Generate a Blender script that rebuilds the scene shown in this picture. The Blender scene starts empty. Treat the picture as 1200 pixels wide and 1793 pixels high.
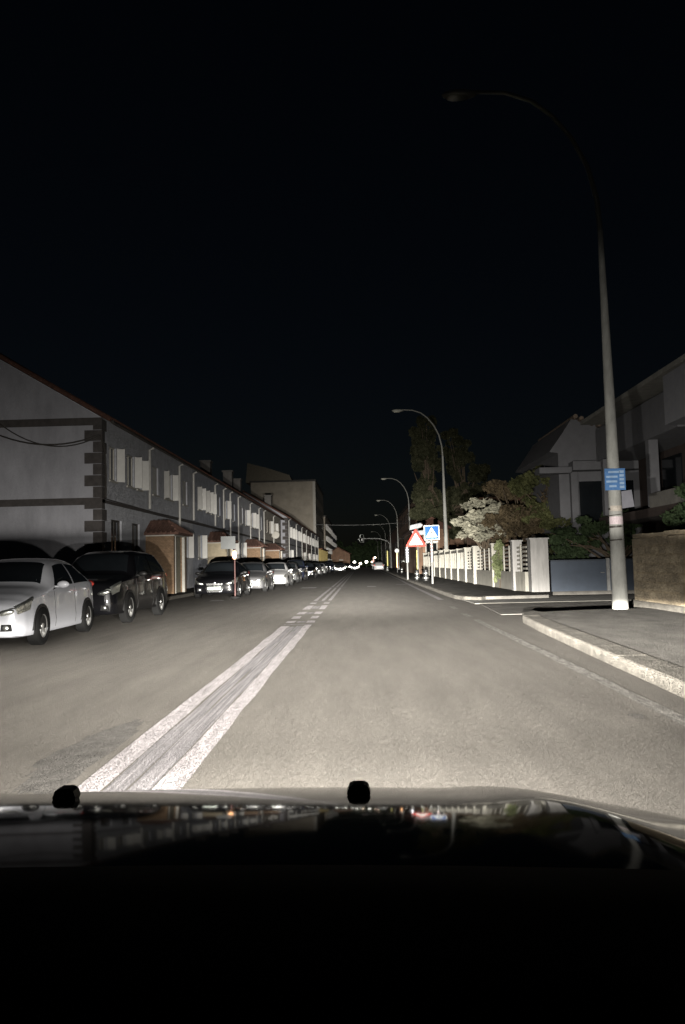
import bpy, bmesh, math, random
from mathutils import Vector, Matrix
from math import sin, cos, pi, radians, exp
random.seed(7)
S = bpy.context.scene
COL = S.collection
# ------------------------------------------------------------------ camera
cam_d = bpy.data.cameras.new('camera'); cam = bpy.data.objects.new('camera', cam_d); COL.objects.link(cam)
cam_d.sensor_fit = 'VERTICAL'; cam_d.sensor_height = 36; cam_d.lens = 27.0
cam_d.clip_start = 0.02; cam_d.clip_end = 4000
PITCH, YAW, ROLL = 3.88, 1.2725, 1.3
cam.matrix_world = Matrix.Translation((0, 0, 1.25)) @ Matrix.Rotation(radians(YAW), 4, 'Z') @ Matrix.Rotation(radians(90 + PITCH), 4, 'X') @ Matrix.Rotation(radians(-ROLL), 4, 'Z')
S.camera = cam
S.cycles.diffuse_bounces = 0
S.render.resolution_x = 685; S.render.resolution_y = 1024
# ------------------------------------------------------------------ world: moonless night
w = bpy.data.worlds.new('World'); S.world = w; w.use_nodes = True
nt = w.node_tree; bg = nt.nodes['Background']
sky = nt.nodes.new('ShaderNodeTexSky'); sky.sky_type = 'NISHITA'; sky.sun_disc = False
sky.sun_elevation = radians(35); sky.sun_rotation = radians(160)
nt.links.new(sky.outputs[0], bg.inputs[0]); bg.inputs[1].default_value = 0.0006
S.view_settings.view_transform = 'Standard'; S.view_settings.look = 'None'
S.view_settings.exposure = 0.0; S.view_settings.gamma = 1.0
# ------------------------------------------------------------------ helpers
def tag(o, label=None, cat=None, group=None, kind=None):
    if label: o['label'] = label
    if cat: o['category'] = cat
    if group: o['group'] = group
    if kind: o['kind'] = kind
    return o
def empty(name, loc=(0, 0, 0), rz=0, label=None, cat=None, group=None):
    o = bpy.data.objects.new(name, None); COL.objects.link(o); o.location = loc; o.rotation_euler = (0, 0, rz)
    o.empty_display_size = .3
    return tag(o, label, cat, group)
MATS = {}
def mat(name, col, rough=.8, metal=0.0, var=.15, vscale=3.0, grain=0.0, gscale=250.0, stretch=None, col2=None, coat=0.0, spec=.5, emit=None, es=0, brick=None):
    if name in MATS: return MATS[name]
    m = bpy.data.materials.new(name); m.use_nodes = True; n = m.node_tree.nodes; L = m.node_tree.links
    b = n['Principled BSDF']; b.inputs['Roughness'].default_value = rough; b.inputs['Metallic'].default_value = metal
    b.inputs['Coat Weight'].default_value = coat; b.inputs['Coat Roughness'].default_value = .03
    b.inputs['Specular IOR Level'].default_value = spec
    tc = n.new('ShaderNodeTexCoord'); mp = n.new('ShaderNodeMapping'); L.new(tc.outputs['Object'], mp.inputs[0])
    if stretch: mp.inputs['Scale'].default_value = stretch
    nz = n.new('ShaderNodeTexNoise'); nz.inputs['Scale'].default_value = vscale; nz.inputs['Detail'].default_value = 7
    nz.inputs['Roughness'].default_value = .65
    L.new(mp.outputs[0], nz.inputs['Vector'])
    cr = n.new('ShaderNodeValToRGB'); c = Vector(col[:3])
    d = c * (1 - var * 1.6); u = Vector(col2) if col2 else c * (1 + var)
    cr.color_ramp.elements[0].position = .32; cr.color_ramp.elements[1].position = .7
    cr.color_ramp.elements[0].color = (*d, 1); cr.color_ramp.elements[1].color = (*u, 1)
    L.new(nz.outputs['Fac'], cr.inputs[0]); out = cr.outputs[0]
    if brick:
        bt = n.new('ShaderNodeTexBrick'); bt.inputs['Scale'].default_value = brick[0]
        bt.inputs['Color1'].default_value = (1, 1, 1, 1); bt.inputs['Color2'].default_value = (.7, .7, .7, 1)
        bt.inputs['Mortar'].default_value = (*brick[1], 1); bt.inputs['Mortar Size'].default_value = .03
        cx = n.new('ShaderNodeCombineXYZ'); sx = n.new('ShaderNodeSeparateXYZ'); L.new(tc.outputs['Object'], sx.inputs[0])
        ad = n.new('ShaderNodeMath'); ad.operation = 'ADD'; L.new(sx.outputs[0], ad.inputs[0]); L.new(sx.outputs[1], ad.inputs[1])
        L.new(ad.outputs[0], cx.inputs[0]); L.new(sx.outputs[2], cx.inputs[1]); L.new(cx.outputs[0], bt.inputs['Vector'])
        mx = n.new('ShaderNodeMixRGB'); mx.blend_type = 'MULTIPLY'; mx.inputs[0].default_value = 1
        L.new(out, mx.inputs[1]); L.new(bt.outputs['Color'], mx.inputs[2]); out = mx.outputs[0]
    L.new(out, b.inputs['Base Color'])
    if grain:   # coarse mineral grain: every grain is a facet with its own tilt
        g = n.new('ShaderNodeTexNoise'); g.inputs['Scale'].default_value = gscale; g.inputs['Detail'].default_value = 1
        L.new(tc.outputs['Object'], g.inputs['Vector'])
        s1 = n.new('ShaderNodeVectorMath'); s1.operation = 'SUBTRACT'; L.new(g.outputs['Color'], s1.inputs[0]); s1.inputs[1].default_value = (.5, .5, .5)
        s2 = n.new('ShaderNodeVectorMath'); s2.operation = 'SCALE'; L.new(s1.outputs[0], s2.inputs[0]); s2.inputs['Scale'].default_value = grain
        ge = n.new('ShaderNodeNewGeometry')
        s3 = n.new('ShaderNodeVectorMath'); s3.operation = 'ADD'; L.new(s2.outputs[0], s3.inputs[0]); L.new(ge.outputs['Normal'], s3.inputs[1])
        s4 = n.new('ShaderNodeVectorMath'); s4.operation = 'NORMALIZE'; L.new(s3.outputs[0], s4.inputs[0])
        L.new(s4.outputs[0], b.inputs['Normal'])
    if emit:
        b.inputs['Emission Color'].default_value = (*emit, 1); b.inputs['Emission Strength'].default_value = es
    MATS[name] = m; return m
class MB:
    def __init__(s): s.v = []; s.f = []; s.mi = []; s.cur = 0
    def add(s, vs, fs):
        o = len(s.v); s.v += [tuple(v) for v in vs]; s.f += [tuple(i + o for i in f) for f in fs]; s.mi += [s.cur] * len(fs); return s
    def box(s, a, b, M=None):
        x0, y0, z0 = a; x1, y1, z1 = b
        vs = [(x0, y0, z0), (x1, y0, z0), (x1, y1, z0), (x0, y1, z0), (x0, y0, z1), (x1, y0, z1), (x1, y1, z1), (x0, y1, z1)]
        if M: vs = [M @ Vector(v) for v in vs]
        return s.add(vs, [(0, 3, 2, 1), (4, 5, 6, 7), (0, 1, 5, 4), (1, 2, 6, 5), (2, 3, 7, 6), (3, 0, 4, 7)])
    def prism(s, pts, axis, a, b):   # closed polygon (2d) extruded along axis from a to b
        def P(p, t):
            return {'x': (t, p[0], p[1]), 'y': (p[0], t, p[1]), 'z': (p[0], p[1], t)}[axis]
        n = len(pts); vs = [P(p, a) for p in pts] + [P(p, b) for p in pts]
        fs = [tuple(range(n))[::-1], tuple(range(n, 2 * n))] + [(i, (i + 1) % n, n + (i + 1) % n, n + i) for i in range(n)]
        return s.add(vs, fs)
    def tube(s, pts, rs, n=10, cap=True):
        pts = [Vector(p) for p in pts]
        if not isinstance(rs, (list, tuple)): rs = [rs] * len(pts)
        vs = []; prev = None
        for i, p in enumerate(pts):
            t = (pts[min(i + 1, len(pts) - 1)] - pts[max(i - 1, 0)]).normalized()
            if prev is None:
                prev = t.orthogonal().normalized()
            prev = (prev - t * prev.dot(t)).normalized(); q = t.cross(prev)
            for k in range(n):
                a = 2 * pi * k / n; vs.append(p + (prev * cos(a) + q * sin(a)) * rs[i])
        fs = [(i * n + k, i * n + (k + 1) % n, (i + 1) * n + (k + 1) % n, (i + 1) * n + k) for i in range(len(pts) - 1) for k in range(n)]
        if cap: fs += [tuple(range(n))[::-1], tuple(range((len(pts) - 1) * n, len(pts) * n))]
        return s.add(vs, fs)
    def ell(s, c, r, nu=12, nv=8, M=None):
        vs = []; fs = []
        for j in range(nv + 1):
            for i in range(nu):
                a = 2 * pi * i / nu; b = -pi / 2 + pi * j / nv
                v = Vector((r[0] * cos(b) * cos(a), r[1] * cos(b) * sin(a), r[2] * sin(b)))
                if M: v = M @ v
                vs.append(v + Vector(c))
        for j in range(nv):
            for i in range(nu): fs.append((j * nu + i, j * nu + (i + 1) % nu, (j + 1) * nu + (i + 1) % nu, (j + 1) * nu + i))
        return s.add(vs, fs)
    def build(s, name, m, parent=None, smooth=False, loc=None):
        me = bpy.data.meshes.new(name); me.from_pydata(s.v, [], s.f)
        ms = m if isinstance(m, (list, tuple)) else [m]
        for x in ms: me.materials.append(x)
        if len(ms) > 1:
            for p, i in zip(me.polygons, s.mi): p.material_index = i
        me.update()
        bm = bmesh.new(); bm.from_mesh(me)
        bmesh.ops.recalc_face_normals(bm, faces=bm.faces[:]) if not getattr(s, 'keep', False) else None
        if smooth:
            for e in bm.edges:
                if len(e.link_faces) == 2 and e.calc_face_angle(0) > .75: e.smooth = False
            for f in bm.faces: f.smooth = True
        bm.to_mesh(me); bm.free()
        o = bpy.data.objects.new(name, me); COL.objects.link(o)
        if parent: o.parent = parent
        if loc: o.location = loc
        return o
def dup(o, parent=None, loc=None, rz=None, label=None):
    c = o.copy(); COL.objects.link(c)
    if parent: c.parent = parent
    if loc is not None: c.location = loc
    if rz is not None: c.rotation_euler = (0, 0, rz)
    if label: c['label'] = label
    for ch in list(o.children): dup(ch, c)
    return c
# ------------------------------------------------------------------ materials
asphalt = mat('asphalt', (.132, .122, .109), .95, var=.11, vscale=2.2, grain=5.0, gscale=420, stretch=(1.6, .22, 1), spec=.15)
asph_dark = mat('asphalt_patch', (.108, .102, .095), .95, var=.2, vscale=6, grain=5, gscale=190, spec=.15)
sidewalk_m = mat('pavement', (.128, .121, .110), .95, var=.22, vscale=2.5, grain=4.5, gscale=160, stretch=(1, .5, 1), spec=.15)
kerb_m = mat('kerb_stone', (.112, .104, .09), .9, var=.22, vscale=6, grain=5, gscale=120, spec=.2)
paint_m = mat('road_paint', (.30, .28, .285), .9, var=.22, vscale=7, grain=4, gscale=190, stretch=(3, .3, 1), spec=.2)
paint_w = mat('worn_paint', (.20, .19, .195), .9, var=.34, vscale=6, grain=4.5, gscale=190, stretch=(7, .12, 1), spec=.2)
paint_f = mat('faded_line', (.19, .18, .165), .9, var=.35, vscale=7, grain=4.5, gscale=190, stretch=(3, .6, 1), spec=.2)
concrete = mat('concrete', (.30, .30, .28), .85, var=.2, vscale=5, grain=1.0, gscale=90, stretch=(1, 1, .35))
white_wall = mat('white_render', (.35, .35, .38), .9, var=.14, vscale=1.2, stretch=(1, 1, .4), grain=1.5, gscale=70)
blue_wall = mat('grey_blue_render', (.55, .56, .60), .9, var=.12, vscale=2, grain=5, gscale=70)
slate_wall = mat('slate_blue_render', (.42, .44, .50), .9, var=.14, vscale=2, grain=5, gscale=70)
cream_wall = mat('cream_render', (.5, .46, .4), .9, var=.12, vscale=2, grain=5, gscale=70)
pink_wall = mat('pinkish_render', (.34, .27, .25), .9, var=.15, vscale=2, grain=5, gscale=70)
brown_wall = mat('brown_render', (.26, .16, .105), .9, var=.25, vscale=1.2, grain=1.4, gscale=70)
block_wall = mat('block_render', (.38, .34, .28), .9, var=.14, vscale=.6, grain=1.2, gscale=60)
yellow_wall = mat('yellow_render', (.42, .33, .13), .9, var=.12, vscale=1.5, grain=1.5, gscale=60)
stone_q = mat('quoin_stone', (.065, .058, .055), .9, var=.2, vscale=5, grain=1.2)
shutter_m = mat('white_shutter', (.60, .59, .56), .6, var=.06, vscale=4)
pipe_m = mat('grey_pipe', (.46, .45, .42), .5, var=.12, vscale=4)
trim_m = mat('pale_trim', (.5, .48, .43), .7, var=.1, vscale=4)
dark_glass = mat('dark_glass', (.01, .012, .014), .06, var=.1)
dark_frame = mat('dark_frame', (.04, .035, .03), .6)
tile_m = mat('roof_tile', (.10, .045, .03), .85, var=.3, vscale=7, grain=1)
brick_m = mat('brick', (.30, .20, .125), .9, var=.2, vscale=8, grain=1, brick=(4.2, (.55, .5, .42)))
brick_red = mat('brick_dark', (.20, .085, .05), .9, var=.25, vscale=6, grain=1, brick=(4.0, (.5, .42, .36)))
black_pl = mat('black_plastic', (.012, .012, .012), .5, var=.1, spec=.3)
dash_m = mat('dash_plastic', (.006, .006, .007), .85, var=.2, vscale=30, spec=.08)
rubber = mat('rubber', (.012, .012, .012), .9, var=.1, spec=.08)
rim_m = mat('alloy', (.55, .55, .54), .35, metal=.8, var=.05)
chrome = mat('chrome', (.85, .86, .86), .22, metal=1, var=.02, grain=.25, gscale=30)
refl_lens = mat('lamp_reflector', (.93, .95, .9), .38, metal=1, var=.02, grain=.55, gscale=45)
sheet_white = mat('reflective_white', (.30, .31, .30), .5, metal=1, var=.04, vscale=12)
sheet_plate = mat('plate_white', (.6, .66, .6), .5, metal=1, var=.05)
sheet_red = mat('reflective_red', (.24, .025, .02), .5, metal=1, var=.05)
sheet_blue = mat('reflective_blue', (.012, .035, .11), .5, metal=1, var=.08)
sheet_yel = mat('reflective_yellow', (.28, .26, .11), .5, metal=1, var=.06)
sheet_org = mat('reflective_orange', (.95, .5, .25), .45, metal=1, var=.06)
blue_plate = mat('blue_enamel', (.06, .16, .36), .5, var=.12, vscale=8)
bluelight = mat('pale_blue_enamel', (.26, .38, .55), .5, var=.12, vscale=8)
ink = mat('sign_black', (.02, .03, .03), .6)
galv = mat('galvanised', (.27, .27, .265), .5, metal=.25, var=.15, vscale=8)
gate_m = mat('blue_gate_paint', (.045, .06, .085), .6, var=.1, vscale=3)
stonewall = mat('stone_wall', (.40, .33, .23), .95, var=.3, vscale=2.2, grain=4, gscale=70, stretch=(1, .35, 1.6), brick=(1.25, (.8, .78, .74)))
bark = mat('bark', (.10, .075, .05), .95, var=.3, vscale=9, grain=1)
soil = mat('soil', (.06, .055, .04), 1, var=.3, grain=3, gscale=60)
lamp_on = mat('lit_headlamp', (.9, .9, .8), .4, emit=(1, .97, .85), es=18)
lamp_warm = mat('lit_warm_lamp', (.9, .8, .6), .4, emit=(1, .82, .6), es=10)
tail_m = mat('tail_lens', (.8, .1, .08), .4, metal=1, grain=.5, gscale=45)
def leafm(name, c, c2): return mat(name, c, .75, var=.35, vscale=1.3, col2=c2, spec=.2)
# ------------------------------------------------------------------ own car's headlamp beams (built with the car below)
def beam(parent, x, energy):
    ld = bpy.data.lights.new('headlamp_bulb', 'SPOT'); ld.energy = energy; ld.shadow_soft_size = .045
    ld.spot_size = radians(165); ld.spot_blend = .25; ld.color = (1.0, .955, .88); ld.use_nodes = True
    n = ld.node_tree.nodes; L = ld.node_tree.links; em = n['Emission']
    tc = n.new('ShaderNodeTexCoord'); sp = n.new('ShaderNodeSeparateXYZ'); L.new(tc.outputs['Normal'], sp.inputs[0])
    def M(op, a, b=None, clamp=False):
        q = n.new('ShaderNodeMath'); q.operation = op; q.use_clamp = clamp
        for i, t in enumerate((a, b)):
            if t is None: continue
            if isinstance(t, (int, float)): q.inputs[i].default_value = t
            else: L.new(t, q.inputs[i])
        return q.outputs[0]
    az = M('MAXIMUM', M('ABSOLUTE', sp.outputs[2]), .02)
    e = M('MULTIPLY', M('DIVIDE', sp.outputs[1], az), BEAM_SIGN); a = M('DIVIDE', sp.outputs[0], az)
    fc = n.new('ShaderNodeFloatCurve'); cv = fc.mapping.curves[0]
    pts = BEAM
    E0, E1 = -.5, .8
    fx = lambda v: (v - E0) / (E1 - E0)
    fy = lambda s: (math.log10(s) + 1) / 4.0
    while len(cv.points) < len(pts): cv.points.new(.5, .5)
    for p, (ev, s) in zip(cv.points, pts): p.location = (fx(ev), fy(s)); p.handle_type = 'VECTOR'
    fc.mapping.update()
    L.new(M('MULTIPLY', M('SUBTRACT', e, E0), 1 / (E1 - E0), True), fc.inputs['Value'])
    s = M('POWER', 10.0, M('SUBTRACT', M('MULTIPLY', fc.outputs[0], 4.0), 1.0))
    # the beam is narrower around the cut-off than on the ground, the stray light above it is wide
    eo = M('SUBTRACT', M('MULTIPLY', M('MULTIPLY', M('ADD', a, .22), -1 / .2, True), .036), -.018)   # the cut-off dips towards oncoming traffic
    t = M('MULTIPLY', M('MULTIPLY', M('ADD', M('ADD', e, eo), .032), 1 / .030, True), M('MULTIPLY', M('SUBTRACT', .13, e), 1 / .06, True))
    wd = M('SUBTRACT', 1.2, M('MULTIPLY', t, .93))
    r = M('DIVIDE', a, wd); g = M('POWER', 2.718, M('MULTIPLY', M('MULTIPLY', r, r), -1.0))
    g = M('ADD', M('MULTIPLY', g, .96), .04)
    # hot spot straight ahead
    r2 = M('DIVIDE', a, .13); hs = M('POWER', 2.718, M('MULTIPLY', M('MULTIPLY', r2, r2), -1.0))
    rp = M('MULTIPLY', M('ADD', e, .046), 1 / .032, True)
    hs = M('MULTIPLY', M('MULTIPLY', hs, M('MULTIPLY', rp, rp)), M('MULTIPLY', M('SUBTRACT', .26, e), 1 / .17, True))
    g = M('MULTIPLY', g, M('ADD', 1.0, M('MULTIPLY', hs, 14.0)))
    L.new(M('MULTIPLY', s, g), em.inputs['Strength'])
    o = bpy.data.objects.new('headlamp_bulb', ld); COL.objects.link(o); o.location = (x, 2.12, .64); o.rotation_euler = (radians(90), 0, 0)
    o.parent = parent; return o
BEAM_SIGN = 1.0
BEAM = [(-.5, 6), (-.3, 12), (-.2, 19), (-.12, 64), (-.078, 185), (-.05, 440), (-.034, 620), (-.02, 350), (-.010, 240), (.004, 165), (.03, 125), (.08, 66), (.12, 35), (.18, 23), (.3, 9.5), (.42, 5), (.49, 2.6), (.54, .3), (.65, .06), (.8, .04)]
BEAM_POWER = 212.0
# ------------------------------------------------------------------ ground, road, pavements
MB().add([(-600, -60, -.30), (600, -60, -.30), (600, 1500, -.30), (-600, 1500, -.30)], [(0, 1, 2, 3)]).build('ground', soil)['kind'] = 'structure'
def sheet(name, pts, z, m):
    b = MB(); b.keep = True; b.add([(x, y, z) for x, y in pts], [tuple(range(len(pts)))]); o = b.build(name, m); o['kind'] = 'structure'; return o
def slab(name, pts, z0, z1, m, bev=0):
    b = MB(); b.prism(pts, 'z', z0, z1); o = b.build(name, m); o['kind'] = 'structure'; return o
sheet('road', [(-8.5, -30), (7.2, -30), (7.2, 420), (-8.5, 420)], 0, asphalt)
# left pavement with kerb
slab('pavement_left', [(-60, -30), (-7.75, -30), (-7.75, 420), (-60, 420)], -.2, .12, sidewalk_m)
slab('kerb_left', [(-7.748, -30), (-7.5, -30), (-7.5, 420), (-7.748, 420)], -.2, .132, kerb_m)
# right pavement up to the side entrance, kerb bends in at its end
def off(x0, d): return x0 + d
kx = [(2.75, -20), (2.82, 6.9), (2.93, 10), (3.08, 13.5), (3.22, 15.6), (3.42, 16.6), (3.75, 17.15)]
inner = [(3.10, -20), (3.18, 6.9), (3.29, 10), (3.42, 13.5), (3.55, 15.5), (3.68, 16.3), (3.85, 16.75)]
def kerbrun(name, outer, inner, z0, z1, m, step=1.0):
    b = MB(); r = .035
    def along(P):
        out = []
        for (x0, y0), (x1, y1) in zip(P, P[1:]):
            n = max(1, round(math.dist((x0, y0), (x1, y1)) / step))
            out += [(x0 + (x1 - x0) * k / n, y0 + (y1 - y0) * k / n, n) for k in range(n)]
        return out
    segs = []
    for k in range(len(outer) - 1):
        n = max(1, round(math.dist(outer[k], outer[k + 1]) / step))
        L2 = lambda P, t: (P[k][0] + (P[k + 1][0] - P[k][0]) * t, P[k][1] + (P[k + 1][1] - P[k][1]) * t)
        for i in range(n):
            g = .003 / math.dist(outer[k], outer[k + 1]); segs.append([(L2(outer, t), L2(inner, t)) for t in (i / n + g, (i + 1) / n - g)])
    for sg in segs:
        dz = random.uniform(-.0015, .0015); vs = []
        for (ox, oy), (ix, iy) in sg:
            d = Vector((ix - ox, iy - oy)); d.normalize(); j = dz
            vs += [(ox + j, oy, z0), (ox + j, oy, z1 - r), (ox + j + d.x * .012, oy + d.y * .012, z1 - .01), (ox + d.x * r, oy + d.y * r, z1 + dz), (ix, iy, z1 + dz), (ix, iy, z0)]
        b.add(vs, [(k, k + 1, 6 + k + 1, 6 + k) for k in range(5)] + [(0, 1, 2, 3, 4, 5), (6, 7, 8, 9, 10, 11)])
    o = b.build(name, m); o['kind'] = 'structure'; return o
kerbrun('kerb_right', kx, inner, -.1, .135, kerb_m)
slab('pavement_right', [(x + .003, y) for x, y in inner] + [(5.0, 17.15), (8.2, 17.6), (8.2, -20)], -.2, .128, sidewalk_m)
slab('entrance_apron', [(3.2, 17.9), (8.9, 18.3), (30, 18.4), (30, 27), (3.6, 25.8)], -.2, .012, sidewalk_m)
slab('entrance_ramp', [(3.3, 22.6), (30, 22.9), (30, 27.1), (3.25, 25.9)], -.2, .022, mat('ramp_concrete', (.12, .115, .10), .95, var=.2, vscale=2, grain=4.5, gscale=160))
k2o = [(3.75, 24.3), (3.3, 24.9), (3.12, 26), (3.1, 30), (3.12, 45), (3.2, 64), (3.5, 100), (3.8, 160), (4.2, 400)]
k2i = [(3.95, 24.7), (3.6, 25.1), (3.42, 26.1), (3.38, 30), (3.4, 45), (3.48, 64), (3.78, 100), (4.1, 160), (4.5, 400)]
kerbrun('kerb_right_far', k2o, k2i, -.1, .125, kerb_m)
slab('pavement_right_far', [(x + .003, y) for x, y in k2i] + [(60, 400), (60, 27.3), (6.7, 27.2), (6.0, 24.9)], -.2, .118, sidewalk_m)
# markings (sheets 4 mm and more above the road)
def marks(name, quads, m, z=.004):
    b = MB(); b.keep = True
    for x0, x1, y0, y1 in quads:
        n = max(1, int((y1 - y0) / .7)); vs = []
        for i in range(n + 1):
            y = y0 + (y1 - y0) * i / n; j = random.uniform(-.012, .012); vs += [(x0 + j, y, z), (x1 + random.uniform(-.012, .012), y, z)]
        b.add(vs, [(2 * i, 2 * i + 1, 2 * i + 3, 2 * i + 2) for i in range(n)])
    o = b.build(name, m); o['kind'] = 'structure'; return o
cen = [(-1.66, -1.50, 1, 15.9), (-1.20, -1.05, 1, 16.1)]
for y0, y1 in [(16.7, 17.3), (18.0, 18.8), (19.6, 20.5), (21.6, 23.6), (24.6, 25.4)]:
    cen += [(-1.66, -1.46, y0, y1), (-1.22, -1.04, y0, y1)]
for y0, y1 in [(26.6, 41), (42.4, 120)]:
    cen += [(-1.66, -1.54, y0, y1), (-1.40, -1.28, y0, y1), (-1.16, -1.04, y0, y1)]
marks('centre_line', cen, paint_m, .006)
marks('worn_centre_paint', [(-1.49, -1.36, 1, 15.7), (-1.345, -1.21, 1, 15.9), (-1.44, -1.24, 16.8, 17.2), (-1.44, -1.24, 19.8, 20.3), (-1.44, -1.24, 22, 23.2)], paint_w, .004)
marks('cross_joint', [(-2.1, -.8, 41.3, 41.9), (-1.66, -1.04, 16.2, 16.35), (-1.66, -1.04, 25.9, 26.1)], paint_w, .005)
marks('edge_line', [(2.36, 2.50, 3, 16.6)], paint_f, .004)
b = MB(); b.keep = True
pl = [(2.62, 25.5), (2.66, 33), (2.72, 45), (2.85, 57), (3.0, 100), (3.3, 300)]
for (x0, y0), (x1, y1) in zip(pl, pl[1:]):
    b.add([(x0 - .09, y0, .004), (x0 + .09, y0, .004), (x1 + .09, y1, .004), (x1 - .09, y1, .004)], [(0, 1, 2, 3)])
b.build('edge_line_far', paint_m)['kind'] = 'structure'
marks('edge_dash', [(2.36, 2.5, 17.4, 18.6), (2.42, 2.56, 20.5, 21.6)], paint_f, .004)
marks('lane_mark', [(-3.3, -2.45, 41.2, 43), (.32, .78, 41.2, 42.6), (-5.6, -5.1, 28.2, 28.8), (2.0, 3.0, 44.2, 45.2)], paint_m, .005)
pp = [(-1.74, 4.3), (-1.74, 5.9), (-1.86, 6.5), (-2.06, 6.0), (-2.14, 5.2), (-2.0, 4.4)]; q = []
for (x0, y0), (x1, y1) in zip(pp, pp[1:] + pp[:1]):
    for k in range(8): q.append((min(-1.735, x0 + (x1 - x0) * k / 8 + random.uniform(-.035, .035)), y0 + (y1 - y0) * k / 8 + random.uniform(-.05, .05)))
q.sort(key=lambda t: math.atan2((t[1] - 5.3) * .2, t[0] + 1.92)); b = MB(); b.keep = True; b.add([(-1.92, 5.3, .003)] + [(x, y, .003) for x, y in q], [(0, i + 1, (i + 1) % len(q) + 1) for i in range(len(q))]); b.build('asphalt_patch', asph_dark)['kind'] = 'structure'
bb = MB(); bb.keep = True
bb.add([(2.15 + .055 * cos(a) * (1 + .2 * sin(3 * a)), 6.2 + .12 * sin(a) * (1 + .2 * cos(5 * a)), .0035) for a in [i * pi / 8 for i in range(16)]], [tuple(range(16))])
bb.build('stain', mat('stain', (.075, .068, .06), .9, grain=4, gscale=190))['kind'] = 'structure'
# ------------------------------------------------------------------ own car (bonnet, nozzles, dash, lamps)
own = empty('own_car', (0, 0, 0), label='dark glossy bonnet and black dashboard of the car the view is taken from', cat='car')
CX = -.27
def hz(x, y):   # bonnet height
    z = .902 - .165 * (y - 1.15) - .15 * (y - 1.15) ** 2
    u = (x - CX); t = (y - .85) / 1.15; au = abs(u)
    z -= .022 * u * u + (.07 if u < 0 else .26) * max(0, au - .45) ** 2
    z += .007 * exp(-((au - (.62 - .17 * t)) / .07) ** 2)        # soft crease running forward
    if y > 1.80: z -= 1.6 * (y - 1.80) ** 2
    return z
b = MB(); NX, NY = 90, 60
vs = []
for j in range(NY + 1):
    y = .80 + (1.99 - .80) * j / NY
    for i in range(NX + 1):
        u = -1 + 2 * i / NX
        half = (.92 if u < 0 else 1.22) - .05 * ((y - .8) / 1.2)
        x = CX + u * half
        yy = y - (.10 if u < 0 else .30) * abs(u) ** 3 * ((y - .8) / 1.2)
        vs.append((x, yy, hz(x, y)))
n1 = NX + 1
fs = [(j * n1 + i, j * n1 + i + 1, (j + 1) * n1 + i + 1, (j + 1) * n1 + i) for j in range(NY) for i in range(NX)]
# skirt below the front edge
base = len(vs)
for i in range(n1):
    x, y, z = vs[NY * n1 + i]; vs.append((x, y + .02, z - .30))
fs += [(NY * n1 + i, NY * n1 + i + 1, base + i + 1, base + i) for i in range(NX)]
b.add(vs, fs)
paint_own = mat('own_paint', (.012, .013, .012), .06, var=.05, coat=0, spec=.08)
b.build('bonnet', paint_own, own, smooth=True)
for x in (-.485, -.012):
    y = 1.26; z = hz(x, y); q = MB()
    prof = [(-.018, 0), (.018, 0), (.0205, .009), (.016, .022), (.009, .026), (-.009, .026), (-.016, .022), (-.0205, .009)]
    q.prism([(x + a * .92, z - .002 + c * .8) for a, c in prof], 'y', y - .012, y + .012)
    q.build('washer_nozzle', black_pl, own)
# cowl and dashboard top
q = MB(); vs = []; nn = 48
for j, (y, z) in enumerate([(.25, .90), (.40, .955), (.55, .965), (.70, .958), (.80, .946), (.84, .935), (.85, .70)]):
    for i in range(nn + 1):
        u = -1 + 2 * i / nn; vs.append((CX + u * (.95 if u < 0 else 1.25), y - .05 * u * u * (y > .5), z - .035 * max(0, u) ** 2 * (1 if y > .5 else .6)))
q.add(vs, [(j * (nn + 1) + i, j * (nn + 1) + i + 1, (j + 1) * (nn + 1) + i + 1, (j + 1) * (nn + 1) + i) for j in range(6) for i in range(nn)])
q.build('dashboard', dash_m, own, smooth=True)
for s in (-1, 1):
    q = MB(); q.ell((CX + s * .62, 1.97, .54), (.16, .07, .06)); q.build('headlight', black_pl, own, smooth=True)
    beam(own, CX + s * .60, BEAM_POWER)
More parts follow.
